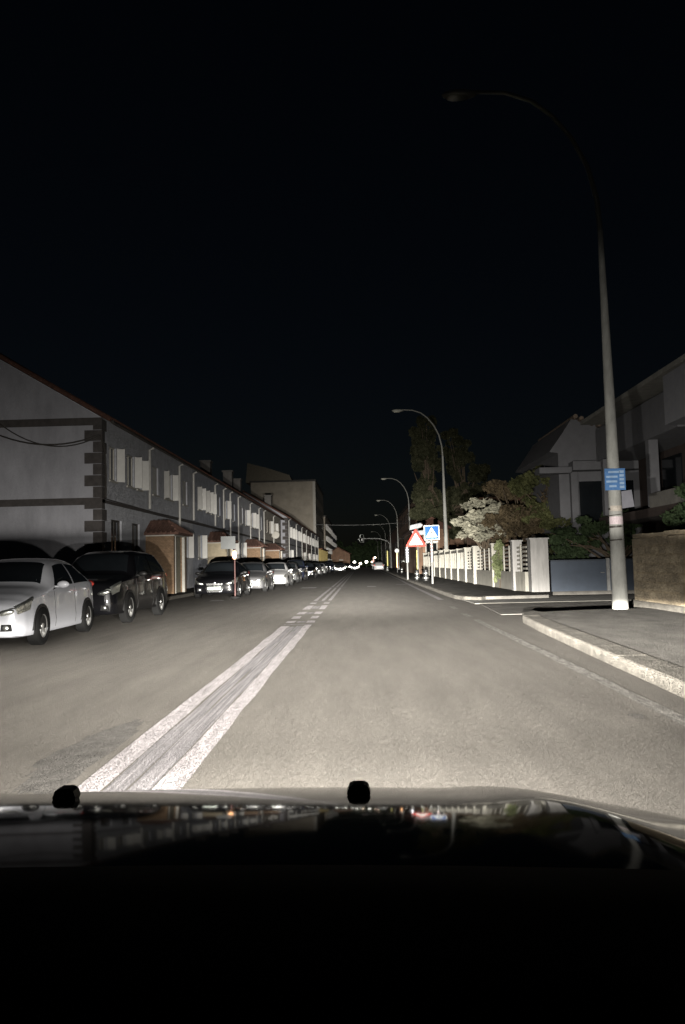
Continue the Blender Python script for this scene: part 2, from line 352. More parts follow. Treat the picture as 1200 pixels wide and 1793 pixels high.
# ------------------------------------------------------------------ cars
def cr(p0, p1, p2, p3, t):
    return .5 * ((2 * p1) + (-p0 + p2) * t + (2 * p0 - 5 * p1 + 4 * p2 - p3) * t * t + (-p0 + 3 * p1 - 3 * p2 + p3) * t ** 3)
class Loft:
    def __init__(s, st): s.st = st
    def sec(s, x):
        st = s.st; x = max(st[0][0], min(st[-1][0], x))
        for i in range(len(st) - 1):
            if x <= st[i + 1][0] + 1e-9: break
        a = st[max(i - 1, 0)]; b_ = st[i]; c = st[i + 1]; d = st[min(i + 2, len(st) - 1)]
        t = (x - b_[0]) / (c[0] - b_[0])
        r = []
        for k in range(1, 6):
            m1 = (c[k] - a[k]) / max(1e-6, c[0] - a[0]) * (c[0] - b_[0]); m2 = (d[k] - b_[k]) / max(1e-6, d[0] - b_[0]) * (c[0] - b_[0])
            m1 *= .6; m2 *= .6
            r.append((2 * t**3 - 3 * t**2 + 1) * b_[k] + (t**3 - 2 * t**2 + t) * m1 + (-2 * t**3 + 3 * t**2) * c[k] + (t**3 - t**2) * m2)
        return r
    def pt(s, x, v):
        zb, zl, zt, wb, wt = s.sec(x); sg = 1
        if v > 7: v = 14 - v; sg = -1
        P = [(0, zb), (.86 * wb, zb), (wb * .985, zb + .10), (wb, zb + (zl - zb) * .55), (wb * .97, zl), (wt + .02, zt - .07 * min(1, (zt - zl) / .2)), (wt * .82, zt - .004), (0, zt + .018)]
        i = min(int(v), 6); t = v - i
        p = [P[max(i - 1, 0)] if i > 0 else (-P[1][0], P[1][1]), P[i], P[i + 1], P[min(i + 2, 7)] if i < 6 else (-P[6][0], P[6][1])]
        if i in (4,): y = P[4][0] + (P[5][0] - P[4][0]) * t + .03 * sin(pi * t); z = P[4][1] + (P[5][1] - P[4][1]) * t
        else:
            y = cr(*[q[0] for q in p], t) if i not in (0, 3, 5) else P[i][0] + (P[i + 1][0] - P[i][0]) * t
            z = cr(*[q[1] for q in p], t) if i not in (0, 3, 5) else P[i][1] + (P[i + 1][1] - P[i][1]) * t
        return Vector((sg * y, x, z))
    def nrm(s, x, v):
        e = .01; a = s.pt(x + e, v) - s.pt(x - e, v); c = s.pt(x, v + .02) - s.pt(x, v - .02)
        n = c.cross(a); 
        if n.length < 1e-9: return Vector((0, 0, 1))
        n.normalize()
        p = s.pt(x, v)
        if n.dot(p - Vector((0, p.y, .7))) < 0: n = -n
        return n
    def patch(s, v0, v1, xa0, xa1, xb0, xb1, o=.004, nu=10, nv=8, mb=None):
        mb = mb or MB(); vs = []
        for j in range(nv + 1):
            tj = j / nv; v = v0 + (v1 - v0) * tj; x0 = xa0 + (xb0 - xa0) * tj; x1 = xa1 + (xb1 - xa1) * tj
            for i in range(nu + 1):
                x = x0 + (x1 - x0) * i / nu; vs.append(s.pt(x, v) + s.nrm(x, v) * o)
        mb.add(vs, [(j * (nu + 1) + i, j * (nu + 1) + i + 1, (j + 1) * (nu + 1) + i + 1, (j + 1) * (nu + 1) + i) for j in range(nv) for i in range(nu)])
        return mb
HATCH = [(0, .27, .58, .64, .60, .46), (.05, .20, .64, .72, .74, .62), (.2, .18, .70, .79, .83, .72), (.5, .18, .77, .88, .88, .76), (.95, .18, .84, .97, .89, .76), (1.15, .18, .87, 1.01, .89, .75),
         (1.8, .18, .91, 1.41, .89, .61), (2.3, .18, .93, 1.48, .89, .59), (3.1, .18, .96, 1.45, .88, .57), (3.6, .18, .98, 1.33, .87, .56), (3.86, .19, .98, 1.08, .84, .62), (3.98, .22, .90, .96, .80, .64), (4.05, .32, .75, .8, .72, .55)]
SUV = [(0, .32, .72, .80, .66, .54), (.06, .25, .78, .92, .80, .68), (.25, .23, .86, .99, .87, .76), (.6, .23, .93, 1.05, .91, .8), (1.1, .23, .98, 1.12, .92, .8), (1.25, .23, 1.0, 1.15, .92, .79),
       (1.85, .23, 1.03, 1.62, .92, .66), (2.4, .23, 1.05, 1.70, .92, .65), (3.6, .23, 1.08, 1.68, .91, .64), (4.1, .23, 1.1, 1.56, .9, .63), (4.35, .26, 1.08, 1.2, .88, .68), (4.45, .3, .9, 1.0, .82, .64), (4.5, .4, .8, .86, .72, .55)]
SEDAN = [(0, .27, .56, .62, .60, .48), (.06, .20, .62, .70, .76, .64), (.25, .18, .68, .77, .84, .72), (.7, .18, .76, .87, .88, .76), (1.15, .18, .82, .95, .89, .76), (1.3, .18, .84, .98, .89, .75),
         (2.0, .18, .88, 1.37, .89, .60), (2.5, .18, .9, 1.44, .89, .58), (3.1, .18, .92, 1.40, .88, .56), (3.75, .18, .93, 1.06, .87, .64), (4.2, .19, .93, 1.02, .84, .68), (4.38, .22, .85, .92, .80, .64), (4.45, .32, .7, .76, .72, .55)]
def wheel(parent, x, y, side, r=.32):
    w_ = empty('wheel', (x, y, r)); w_.parent = parent
    tb = MB(); n = 24; pr = [(-.10, .62), (-.105, .9), (-.085, 1.0), (.085, 1.0), (.105, .9), (.10, .62)]
    vs = [(px, pr_ * r * cos(2 * pi * k / n), pr_ * r * sin(2 * pi * k / n)) for px, pr_ in pr for k in range(n)]
    tb.add(vs, [(i * n + k, i * n + (k + 1) % n, (i + 1) * n + (k + 1) % n, (i + 1) * n + k) for i in range(len(pr) - 1) for k in range(n)])
    tb.build('tyre', rubber, w_, smooth=True)
    rb = MB(); rr = r * .66
    vs = []
    for px, pr_ in [(.06, 1.0), (.085, .96), (.075, .86), (-.01, .84)]:
        vs += [(side * px, pr_ * rr * cos(2 * pi * k / n), pr_ * rr * sin(2 * pi * k / n)) for k in range(n)]
    rb.add(vs, [(i * n + k, i * n + (k + 1) % n, (i + 1) * n + (k + 1) % n, (i + 1) * n + k) for i in range(3) for k in range(n)])
    for k in range(5):
        a = 2 * pi * k / 5 + .3; M = Matrix.Rotation(a, 4, 'X'); rb.box((side * .05 - .015, -.035, .03), (side * .05 + .02, .035, rr * .9), M)
    rb.tube([(side * .03, 0, 0), (side * .085, 0, 0)], [.06, .05], 12)
    rb.build('rim', rim_m, w_)
    return w_
def make_car(name, L, paint, label, cat, loc, rz=0, kind='hatch', group=None, nose=1, wheels=(.78, 3.32), wr=.32, dark_trim=False, lit=False):
    root = empty(name, loc, rz, label, cat, group); lf = Loft(L); X1 = L[-1][0]; W = L[4][4]
    hb = L[5][0]; rs = L[6][0]; tall = L[7][3]
    b = MB(); xs = []
    for i in range(len(L) - 1):
        n = 3 if L[i + 1][0] - L[i][0] < .3 else 6
        xs += [L[i][0] + (L[i + 1][0] - L[i][0]) * k / n for k in range(n)]
    xs.append(X1); vv = [k / 3 for k in range(42)]
    vs = [lf.pt(x, v) for x in xs for v in vv]; m = len(vv)
    fs = [(i * m + k, i * m + (k + 1) % m, (i + 1) * m + (k + 1) % m, (i + 1) * m + k) for i in range(len(xs) - 1) for k in range(m)]
    fs += [tuple(range(m))[::-1], tuple(range((len(xs) - 1) * m, len(xs) * m))]
    b.add(vs, fs); b.build('body', paint, root, smooth=True)
    lf.patch(5.5, 8.5, hb + .1, rs - .02, hb + .1, rs - .02, nu=8, nv=14).build('windscreen', dark_glass, root, smooth=True)
    re = L[-4][0]
    lf.patch(5.5, 8.5, L[8][0] + .25 if kind == 'sedan' else L[9][0] - .12, re - .08, L[8][0] + .25 if kind == 'sedan' else L[9][0] - .12, re - .08, nu=8, nv=14).build('rear_window', dark_glass, root, smooth=True)
    mid = (rs + L[8][0]) / 2 + .1
    end = L[8][0] + (.35 if kind != 'sedan' else .25)
    for s in (1, -1):
        for (a0, a1, c0, c1) in [(rs - .42, mid - .03, rs + .12, mid - .03), (mid + .04, end + .1, mid + .04, end - .15)]:
            v0, v1 = (4.12, 4.93) if s > 0 else (14 - 4.12, 14 - 4.93)
            lf.patch(v0, v1, a0, a1, c0, c1).build('side_window', dark_glass, root, smooth=True)
        # wheel arches and wheels
        for wy in wheels:
            wx = s * (W - .085)
            ab = MB(); n = 20; R = wr + .055
            ring = [(R * cos(a), R * sin(a)) for a in [pi * 1.08 * k / n - .12 for k in range(n + 1)]]
            ab.prism([(wy + p, wr + q) for p, q in ring], 'x', s * (W - .2), s * (W + .004)); ab.build('wheel_arch', black_pl, root)
            wheel(root, wx + s * .012, wy, s, wr)
        for sx in (hb + .28, mid, end + .02):
            q = MB(); q.tube([lf.pt(sx + (.03 if k < 3 else 0), (1.9 + k * .3) if s > 0 else 14 - (1.9 + k * .3)) for k in range(8)], .006, 5); q.build('door_seam', black_pl, root)
        mr = MB(); mz = L[5][2] + .13
        mr.ell((s * (W + .10), hb + .38, mz), (.11, .055, .065)); mr.box((s * W * .93 - .03, hb + .36, mz - .05), (s * W * .93 + s * .1, hb + .41, mz - .02))
        mr.build('mirror', black_pl if dark_trim else paint, root, smooth=True)
        for k, hy in enumerate((mid - .22, mid + .72)):
            hp = lf.pt(hy, 3.75 if s > 0 else 14 - 3.75)
            h = MB(); h.box((hp.x - .012, hy - .08, hp.z - .012), (hp.x + .012 + s * .018, hy + .08, hp.z + .014)); h.build('door_handle', chrome if dark_trim else paint, root)
        # head lamp: swept lens wrapping the corner
        hx = s * (L[1][4] - .13); zc = L[0][2] + .01
        hm = lamp_on if lit else refl_lens
        v0, v1 = (3.55, 4.75) if s > 0 else (14 - 3.55, 14 - 4.75)
        hl = lf.patch(v0, v1, .07, .34, .02, .52, o=.010, nu=8, nv=6)
        M = Matrix.Rotation(s * radians(-10), 4, 'Y'); hl.ell((hx * .93, .025, zc), (.15, .06, .055), 16, 10, M)
        hl.build('headlight', hm, root, smooth=True)
        fg = MB(); fz = L[0][1] + .08
        fg.ell((hx * .97, -.004, fz), (.05, .025, .04)); fg.build('fog_light', refl_lens, root, smooth=True)
        fs_ = MB(); fs_.prism([(hx * .97 - .09, fz - .055), (hx * .97 + .09, fz - .055), (hx * .97 + .075, fz + .055), (hx * .97 - .075, fz + .055)], 'y', -.008, .06); fs_.build('fog_surround', black_pl, root)
        tl = MB(); tz = L[-3][2] - .02; tl.ell((s * (L[-2][4] - .08), X1 - .06, tz), (.11, .05, .08), 12, 8); tl.build('tail_light', tail_m, root, smooth=True)
    # grille, lower intake, plate
    fz = L[0][1]; gz = L[0][2]
    g = MB(); g.prism([(-.27, fz + .0), (.27, fz + .0), (.345, fz + .13), (.32, fz + .20), (-.32, fz + .20), (-.345, fz + .13)], 'y', -.012, .05)
    g.build('lower_grille', black_pl, root)
    g = MB(); g.prism([(-.30, gz - .06), (.30, gz - .06), (.34, gz + .015), (-.34, gz + .015)], 'y', -.010, .05); g.build('grille', black_pl, root)
    g = MB()
    for k in range(3): g.box((-.30 - k * .015, -.018, gz - .052 + k * .026), (.30 + k * .015, -.008, gz - .044 + k * .026))
    g.build('grille_bars', chrome, root)
    g = MB(); g.tube([(-.36, -.012, fz + .15), (-.285, -.014, fz - .005), (.285, -.014, fz - .005), (.36, -.012, fz + .15)], .011, 6); g.build('bumper_glint_trim', chrome, root)  # chrome strip added to give the lower bumper a glint
    p = MB(); pz = fz + .13
    p.box((-.26, -.032, pz - .055), (.26, -.012, pz + .055)); p.build('number_plate', sheet_plate, root)
    p = MB(); p.box((-.26, X1 - .01, L[-1][2] - .2), (.26, X1 + .012, L[-1][2] - .09)); p.build('rear_plate', sheet_plate, root)
    em = MB(); em.ell((0, -.004, gz + .03), (.045, .012, .045)); em.build('badge', chrome, root, smooth=True)
    return root
white_p = mat('white_paint', (.50, .51, .55), .35, var=.03, coat=.6)
silver_p = mat('silver_paint', (.42, .42, .42), .4, metal=.4, var=.03, coat=.5)
black_p = mat('black_paint', (.005, .005, .006), .3, var=.05, coat=.5, spec=.08)
navy_p = mat('navy_paint', (.012, .015, .028), .3, var=.05, coat=.6, spec=.15)
grey_p = mat('grey_paint', (.07, .07, .072), .35, var=.05, coat=.7)
G1 = 'cars parked along the left kerb'
make_car('parked_car', HATCH, white_p, 'white hatchback parked nearest on the left, cut off by the photo edge', 'car', (-6.28, 12.2, 0), radians(3), group=G1)
make_car('parked_car', SUV, black_p, 'tall black off-roader parked directly behind the white hatchback', 'car', (-6.35, 17.0, 0), radians(-1), 'suv', G1, wheels=(.95, 3.55), wr=.36, dark_trim=True)
bh = make_car('parked_car', HATCH, black_p, 'black hatchback with pale number plate parked facing us past the brick porch', 'car', (-5.85, 30.6, 0), 0, group=G1, dark_trim=True)
gh = make_car('parked_car', SEDAN, grey_p, 'dark car mostly hidden behind the black hatchback with the pale plate', 'car', (-5.45, 36.2, 0), 0, 'sedan', G1, wheels=(.85, 3.55))
sv = make_car('parked_car', SEDAN, silver_p, 'silver saloon with bright shining headlights and grille parked on the left', 'car', (-5.15, 44.2, 0), 0, 'sedan', G1, wheels=(.85, 3.55))
nv = make_car('parked_car', SUV, navy_p, 'dark blue people carrier, taller than its neighbours, parked beyond the silver saloon', 'car', (-5.5, 62.5, 0), 0, 'suv', G1, wheels=(.95, 3.55), wr=.36)
dup(gh, loc=(-5.35, 54, 0), label='dark grey saloon squeezed between the silver saloon and the blue people carrier')
dup(bh, loc=(-5.35, 75, 0), label='small black car with shining lamps just beyond the blue people carrier')
dup(gh, loc=(-5.3, 86, 0), label='grey saloon parked by the white house with dark quoins')
dup(sv, loc=(-5.3, 96, 0), label='far silver saloon parked before the yellow-walled building')
dup(bh, loc=(-5.3, 108, 0), label='distant black hatchback in the line of cars on the left')
dup(nv, loc=(-5.2, 124, 0), label='distant dark people carrier in the line of cars on the left')
dup(gh, loc=(-5.2, 142, 0), label='farthest parked car on the left, a dot of reflected light')
# oncoming and far cars
oc = make_car('oncoming_car', SEDAN, grey_p, 'distant oncoming car with both headlamps lit, near the end of the street', 'car', (-1.2, 150, 0), 0, 'sedan', None, wheels=(.85, 3.55), lit=True)
dup(oc, loc=(-3.35, 122, 0), label='car with lit headlamps standing beside the far end of the parked row on the left')
oc2 = dup(oc, loc=(-3.6, 196, 0), label='far oncoming car with lit headlamps, left of the other lit car')
G2 = 'cars parked on the far right side'
rc = make_car('parked_car', HATCH, silver_p, 'small pale car parked tail towards us on the far right', 'car', (3.0, 132, 0), pi, group=G2)
dup(rc, loc=(3.0, 150, 0), label='second pale car parked tail towards us on the far right')
# ------------------------------------------------------------------ left terraces
def wall_open(mb, x, y0, y1, z0, z1, ops, depth=.16):
    ys = sorted({y0, y1} | {o[0] for o in ops} | {o[1] for o in ops}); zs = sorted({z0, z1} | {o[2] for o in ops} | {o[3] for o in ops})
    for a, b_ in zip(ys, ys[1:]):
        for c, d in zip(zs, zs[1:]):
            my, mz = (a + b_) / 2, (c + d) / 2
            if any(o[0] < my < o[1] and o[2] < mz < o[3] for o in ops): continue
            mb.add([(x, a, c), (x, b_, c), (x, b_, d), (x, a, d)], [(0, 1, 2, 3)])
    for (a, b_, c, d) in ops:
        mb.add([(x, a, c), (x, b_, c), (x, b_, d), (x, a, d), (x - depth, a, c), (x - depth, b_, c), (x - depth, b_, d), (x - depth, a, d)],
               [(0, 1, 5, 4), (1, 2, 6, 5), (2, 3, 7, 6), (3, 0, 4, 7)])
def window(parent, x, a, b_, c, d, style):
    """style: s far shutter swung out, b both shutters, r roller blind lowered, d dark, h half blind"""
    wn = empty('window', (x - .13, (a + b_) / 2, c)); wn.parent = parent
    hw, hh = (b_ - a) / 2, d - c
    f = MB()
    for q in [((0, -hw, 0), (.05, -hw + .06, hh)), ((0, hw - .06, 0), (.05, hw, hh)), ((0, -hw + .06, 0), (.05, hw - .06, .07)), ((0, -hw + .06, hh - .06), (.05, hw - .06, hh)), ((0, -.025, .07), (.045, .025, hh - .06))]: f.box(*q)
    f.build('window_frame', trim_m if style != 'd' else dark_frame, wn)
    MB().box((-.01, -hw, 0), (.012, hw, hh)).build('pane', dark_glass, wn)
    if style in 'rh':
        q = MB(); k = 0; z = hh - .05; lo = 0 if style == 'r' else hh * .45
        while z > lo: q.box((.052, -hw + .03, z - .052), (.066, hw - .03, z)); z -= .058
        q.build('roller_blind', shutter_m, wn)
    for side in ((1,) if style == 's' else (-1, 1) if style == 'b' else ()):
        q = MB(); L_ = min(.30, hw * .8); M = Matrix.Translation((.15, side * (hw + .01), 0)) @ Matrix.Rotation(side * radians(random.uniform(4, 34)), 4, 'Z')
        q.box((0, -.018, .02), (L_, -.017 + .0, hh - .02), M)
        for e in ((0, .05), (L_ - .05, L_)): q.box((e[0], -.024, 0), (e[1], .024, hh), M)
        z = .0
        while z < hh - .03: q.box((.05, -.02, z), (L_ - .05, .02, z + .045), M); z += .07
        q.build('shutter', shutter_m, wn)
    MB().box((.02, -hw - .05, -.07), (.19, hw + .05, -.002)).build('window_sill', trim_m, wn)
def roof_mesh(y0, y1, xf, ze, depth, rise, over=.35, mb=None):
    mb = mb or MB(); xr = xf - depth / 2
    n = int((y1 - y0) / .28); t = .12
    e0, e1 = (xf + over, ze - over * rise / (depth / 2)), (xf - depth - over, ze - over * rise / (depth / 2))
    for (ex, ez) in (e0, e1):
        pr = [(ex, ez), (xr, ze + rise), (xr, ze + rise + t), (ex, ez + t)]; mb.prism(pr, 'y', y0, y1)
    ex, ez = e0                                            # pantile ribs on the street side
    for i in range(n):
        y = y0 + (y1 - y0) * (i + .5) / n; mb.tube([(ex + .03, y, ez + t), (xr, y, ze + rise + t)], .065, 5)
    mb.tube([(xr, y0, ze + rise + t), (xr, y1, ze + rise + t)], .12, 6)
    return mb
ROW = 'two-storey terraced houses along the left'
def house(y0, y1, xf, ze, wallm, ups, lows, pipes, label, gable=False, quoins=False, rise=3.15, depth=10.5, band=True, corn=False, group=ROW, name='terraced_house', doors=()):
    h = empty(name, (xf, (y0 + y1) / 2, .12), 0, label, 'house', group); cy = (y0 + y1) / 2; X0 = 0
    sh = lambda y: y - cy
    ops = [(sh(a), sh(b_), 4.66 - .12, 5.98 - .12) for a, b_, s in ups] + [(sh(a), sh(b_), 1.78 - .12, 3.16 - .12) for a, b_, s in lows] + [(sh(a), sh(b_), .02, 2.2) for a, b_ in doors]
    b = MB(); wall_open(b, 0, sh(y0), sh(y1), 0, ze - .12, ops)
    for yy in (y0, y1):
        xr = -depth / 2; b.add([(0, sh(yy), 0), (-depth, sh(yy), 0), (-depth, sh(yy), ze - .12), (xr, sh(yy), ze - .12 + rise), (0, sh(yy), ze - .12)], [(0, 1, 2, 3, 4)])
    b.add([(-depth, sh(y0), 0), (-depth, sh(y1), 0), (-depth, sh(y1), ze - .12), (-depth, sh(y0), ze - .12)], [(0, 1, 2, 3)])
    b.build('wall', wallm, h)
    r = roof_mesh(sh(y0) - (.04 if gable else 0), sh(y1), 0, ze - .10, depth, rise).build('roof', tile_m, h)
    b = MB(); b.tube([(.42, sh(y0), ze - .32), (.42, sh(y1), ze - .32)], .07, 8); b.build('gutter', dark_frame if not corn else trim_m, h)
    for a, b_, s in ups: window(h, 0, sh(a), sh(b_), 4.66 - .12, 5.98 - .12, s)
    for a, b_, s in lows: window(h, 0, sh(a), sh(b_), 1.78 - .12, 3.16 - .12, s)
    for a, b_ in doors: MB().box((-.15, sh(a), .02), (-.10, sh(b_), 2.2)).build('door', dark_frame, h)
    if band:
        b = MB(); b.box((.0, sh(y0), 3.60), (.035, sh(y1), 3.72)); b.tube([(.06, sh(y0), 3.75), (.07, cy - cy, 3.70), (.06, sh(y1), 3.74)], .022, 6); b.build('string_course', stone_q, h)
    for py, m in pipes:
        b = MB(); b.tube([(.30, sh(py), ze - .34), (.10, sh(py), ze - .44), (.09, sh(py), .05 if m == 'l' else 3.8)], .062, 8); b.build('downpipe', pipe_m, h)
    if quoins:
        b = MB(); z = 0; k = 0
        while z < ze - .55:
            a_ = .62 if k % 2 == 0 else .30
            b.box((-a_, sh(y0) - .035, z + .01), (.035, sh(y0) + (.30 if k % 2 == 0 else .5), z + .41)); z += .42; k += 1
        b.build('quoin', stone_q, h)
        b = MB(); b.box((-depth, sh(y0) - .045, ze - .42), (.04, sh(y0) - .002, ze - .14)); b.box((-depth, sh(y0) - .045, 3.52), (.04, sh(y0) - .002, 3.78)); b.build('gable_band', stone_q, h)
    return h
F = -9.5
h1 = house(28, 43.4, F, 6.9, blue_wall, [(28.9, 29.75, 's'), (31.1, 32.15, 's'), (32.5, 33.25, 's'), (35.0, 36.0, 'r'), (37.1, 38.7, 'b'), (41.0, 42.1, 'r')],
      [(29.1, 30.4, 'd'), (31.8, 32.9, 'd'), (36.6, 37.5, 'r'), (41.2, 42.2, 's')], [(34.2, 'u'), (39.9, 'l'), (43.3, 'u')],
      'end house of the terrace with grey gable and dark corner quoins, nearest on the left', quoins=True, gable=True, doors=((39.0, 39.7),))
h1.children[0].data.materials[0] = blue_wall
h2 = house(43.4, 59.4, F, 6.9, slate_wall, [(44.8, 45.7, 'b'), (47.2, 48.1, 'b'), (48.8, 49.4, 's'), (51.2, 52.1, 'r'), (54, 54.8, 's'), (57.2, 58.2, 'r')],
      [(44.8, 45.9, 's'), (47.3, 48.3, 's'), (53, 54, 'r'), (57, 58, 's')], [(49.8, 'u'), (52.9, 'u'), (55.6, 'l'), (59.3, 'l')],
      'slate blue terraced house, second from the grey gable end', doors=((49, 50),))
h3 = house(59.4, 75.3, F, 6.9, blue_wall, [(61, 62.2, 'r'), (63.4, 64.3, 's'), (67, 68, 's'), (68.8, 69.8, 's'), (73, 74, 'r')],
      [(61, 62, 's'), (67.4, 68.4, 's'), (72, 73, 's')], [(65.8, 'l'), (71.5, 'l'), (75.2, 'l')],
      'terraced house behind the red-roofed porch, third from the grey gable end', doors=((64, 65),))
h4 = house(75.3, 92, F, 6.9, cream_wall, [(77.5, 78.8, 'd'), (80.4, 81.4, 's'), (85, 86.2, 's'), (89, 90, 'd')],
      [(78, 79, 'd'), (86, 87, 's')], [(83.5, 'l')],
      'terraced house with satellite dish, last before the white house with quoins', doors=((82, 83),))
R2 = 'far terrace of two-storey houses on the left'
h5 = house(92.05, 113, -8.7, 7.0, white_wall, [(94, 95.2, 's'), (97.5, 99, 's'), (101, 102.4, 's'), (106, 107.5, 's'), (110, 111.2, 's')], [(95, 96.5, 's'), (104, 105.5, 'r')], [(92.9, 'l'), (103.5, 'l')],
      'white house with dark quoins on its corner, standing forward of the nearer terrace', quoins=True, gable=True, group=R2)
h6 = house(113, 135, -8.7, 7.0, pink_wall, [(115, 116.5, 's'), (119, 120.5, 's'), (124, 126, 's'), (130, 132, 's')], [(116, 118, 's'), (127, 129, 's')], [(113.3, 'l'), (122.5, 'l')], 'pinkish terraced house beyond the white house with quoins', group=R2)
h7 = house(135, 157, -8.7, 7.05, white_wall, [(137, 138.5, 's'), (142, 144, 's'), (147, 149, 's'), (152, 154, 's')], [(139, 141, 's'), (148, 150, 's')], [(135.3, 'l'), (146, 'l'), (156.5, 'l')], 'last pale terraced house below the tall block', group=R2)
# gable wall of the end house carries a darker render than its street front
b = MB(); b.add([(-10.5, -7.7 - .004, 0), (0, -7.7 - .004, 0), (0, -7.7 - .004, 6.75), (-5.25, -7.7 - .004, 6.78 + 3.12), (-10.5, -7.7 - .004, 6.75)], [(0, 1, 2, 3, 4)]); b.build('gable_wall', white_wall, h1)
# cables on the gable
b = MB()
for (a0, z0, a1, z1, sag, r) in [(-.05, 6.05, -4.2, 7.0, .75, .022), (-.05, 6.1, -4.6, 6.6, .55, .028)]:
    b.tube([(a0 + (a1 - a0) * t, -7.7 - .08 - .1 * t, z0 + (z1 - z0) * t - sag * 4 * t * (1 - t)) for t in [k / 14 for k in range(15)]], r, 6)
b.tube([(-.03, -7.79, 6.1), (.10, -7.62, 5.6), (.12, -7.55, 4.6), (.09, -7.5, 3.8)], .035, 6)
b.build('wall_cable', dark_frame, h1)
# satellite dish
q = MB(); M = Matrix.Rotation(radians(80), 4, 'X'); q.ell((.5, .0, 4.4), (.42, .42, .08), 16, 6, M); q.tube([(0, .3, 4.2), (.45, .1, 4.4)], .03, 6); sd = q.build('satellite_dish', trim_m, h4); sd.location = (0, -2, 0)
# chimneys
for h, y, x in ((h3, 3, -4.6), (h4, 2.0, -4.2), (h4, -5.5, -3.9), (h5, 4, -4)):
    q = MB(); q.box((x - .45, y - .45, 7.6), (x + .45, y + .45, 9.9 + .9)); q.box((x - .55, y - .55, 10.8), (x + .55, y + .55, 10.95)); q.build('chimney', mat('chimney_render', (.2, .19, .18), .9, grain=1), h)
PG = 'brick porches with tiled roofs'
def porch(y, w_, x0, x1, zc, wallm, label, lattice=True):
    """front wall faces the traffic (the -Y side), opening towards the road"""
    p = empty('brick_porch', (x0, y, .12), 0, label, 'porch', PG); d = x1 - x0
    MB().box((0, 0, 0), (d, .24, zc)).build('brick_wall', wallm, p); MB().box((0, w_ - .24, 0), (d, w_, zc)).build('brick_wall', wallm, p)
    b = MB(); b.box((-.0, -.03, zc), (d + .05, w_ + .03, zc + .14)); b.build('lintel', trim_m, p)
    MB().box((d - .10, .28, 0), (d + .02, .40, zc)).build('door_post', trim_m, p); MB().box((d - .10, w_ - .42, 0), (d + .02, w_ - .28, zc)).build('door_post', trim_m, p)
    b = MB(); b.box((d - .22, .40, .0), (d - .17, w_ - .42, zc)); b.build('door', mat('porch_door', (.30, .27, .2), .7, var=.2), p)
    b = MB(); o = .28; z0 = zc + .14; zr = z0 + .62
    A = [(-.0, -o, z0), (d + o, -o, z0), (d + o, w_ + o, z0), (0, w_ + o, z0), (0, w_ * .35, zr), (d * .55, w_ * .45, zr), (0, w_ * .65, zr)]
    b.add(A + [(x, yy, z - .09) for x, yy, z in A[:4]], [(0, 1, 5, 4), (1, 2, 5), (2, 3, 6, 5), (4, 5, 6), (0, 7, 8, 1), (1, 8, 9, 2), (2, 9, 10, 3), (7, 10, 9, 8)])
    n = int((d + o) / .2)
    for i in range(n):
        x = (d + o) * (i + .5) / n; t = min(1, (d + o - x) / (o + d * .45)); b.tube([(x, -o - .02, z0 + .01), (x, -o + (w_ * .45 + o) * t * .98, z0 + .62 * t)], .055, 5)
    n = int((w_ + 2 * o) / .2)
    for i in range(n):
        yy = -o + (w_ + 2 * o) * (i + .5) / n; c = w_ * .45; t = 1 - abs(yy - c) / (w_ / 2 + o); t = max(.05, min(1, t)); b.tube([(d + o + .02, yy, z0 + .01), (d + o - (o + d * .45) * t * .98, yy, z0 + .62 * t)], .055, 5)
    b.build('roof', mat('porch_tile', (.15, .08, .06), .85, var=.3, vscale=9, grain=1), p)
    return p
porch(33.8, 2.4, F, -8.25, 2.55, brick_m, 'brick porch with tiled roof, nearest of the porches, behind the black off-roader')
porch(47.6, 2.6, F, -8.3, 2.6, mat('porch_render', (.40, .34, .24), .9, var=.15, grain=1), 'pale porch above the black hatchback, second of the porches', )
porch(62.8, 2.8, F, -8.2, 2.6, brick_m, 'porch with bright red tiled roof above the silver saloon, third of the porches')
porch(76.5, 3.0, F, -8.1, 2.6, brick_m, 'farthest porch, low and tan, just before the white house with quoins')
# tall block
B0 = empty('apartment_block', (-9.2, 160, .12), 0, 'tall windowless brown apartment block rising above the left terrace', 'building')
b = MB(); b.box((-13.5, 0, 0), (0, 35, 18.6)); b.build('wall', block_wall, B0)
b = MB(); b.box((-.5, -.06, 0), (.06, .5, 18.6)); b.build('corner_pilaster', trim_m, B0)
b = MB(); b.box((-13.7, -.2, 18.6), (.2, 35.2, 18.95)); b.build('parapet', dark_frame, B0)
b = MB(); b.prism([(-15 + 0, 18.95), (-5, 18.95), (-5.6, 20.4), (-10, 21.9), (-14.6, 23.2)], 'y', 3, 14); b.build('roof_house', mat('roof_house', (.2, .18, .14), .9, grain=1), B0)
for z in range(1, 6):
    b = MB(); b.box((-13.52, -.035, z * 3.1 - .08), (.03, 35, z * 3.1 + .08)); b.build('floor_band', block_wall, B0)
for z in range(5):
    for y in range(6):
        wd = MB(); wd.box((-.08, 3 + y * 5.2, 2.2 + z * 3.3), (.03, 4.6 + y * 5.2, 3.9 + z * 3.3)); wd.build('window', dark_glass, B0)
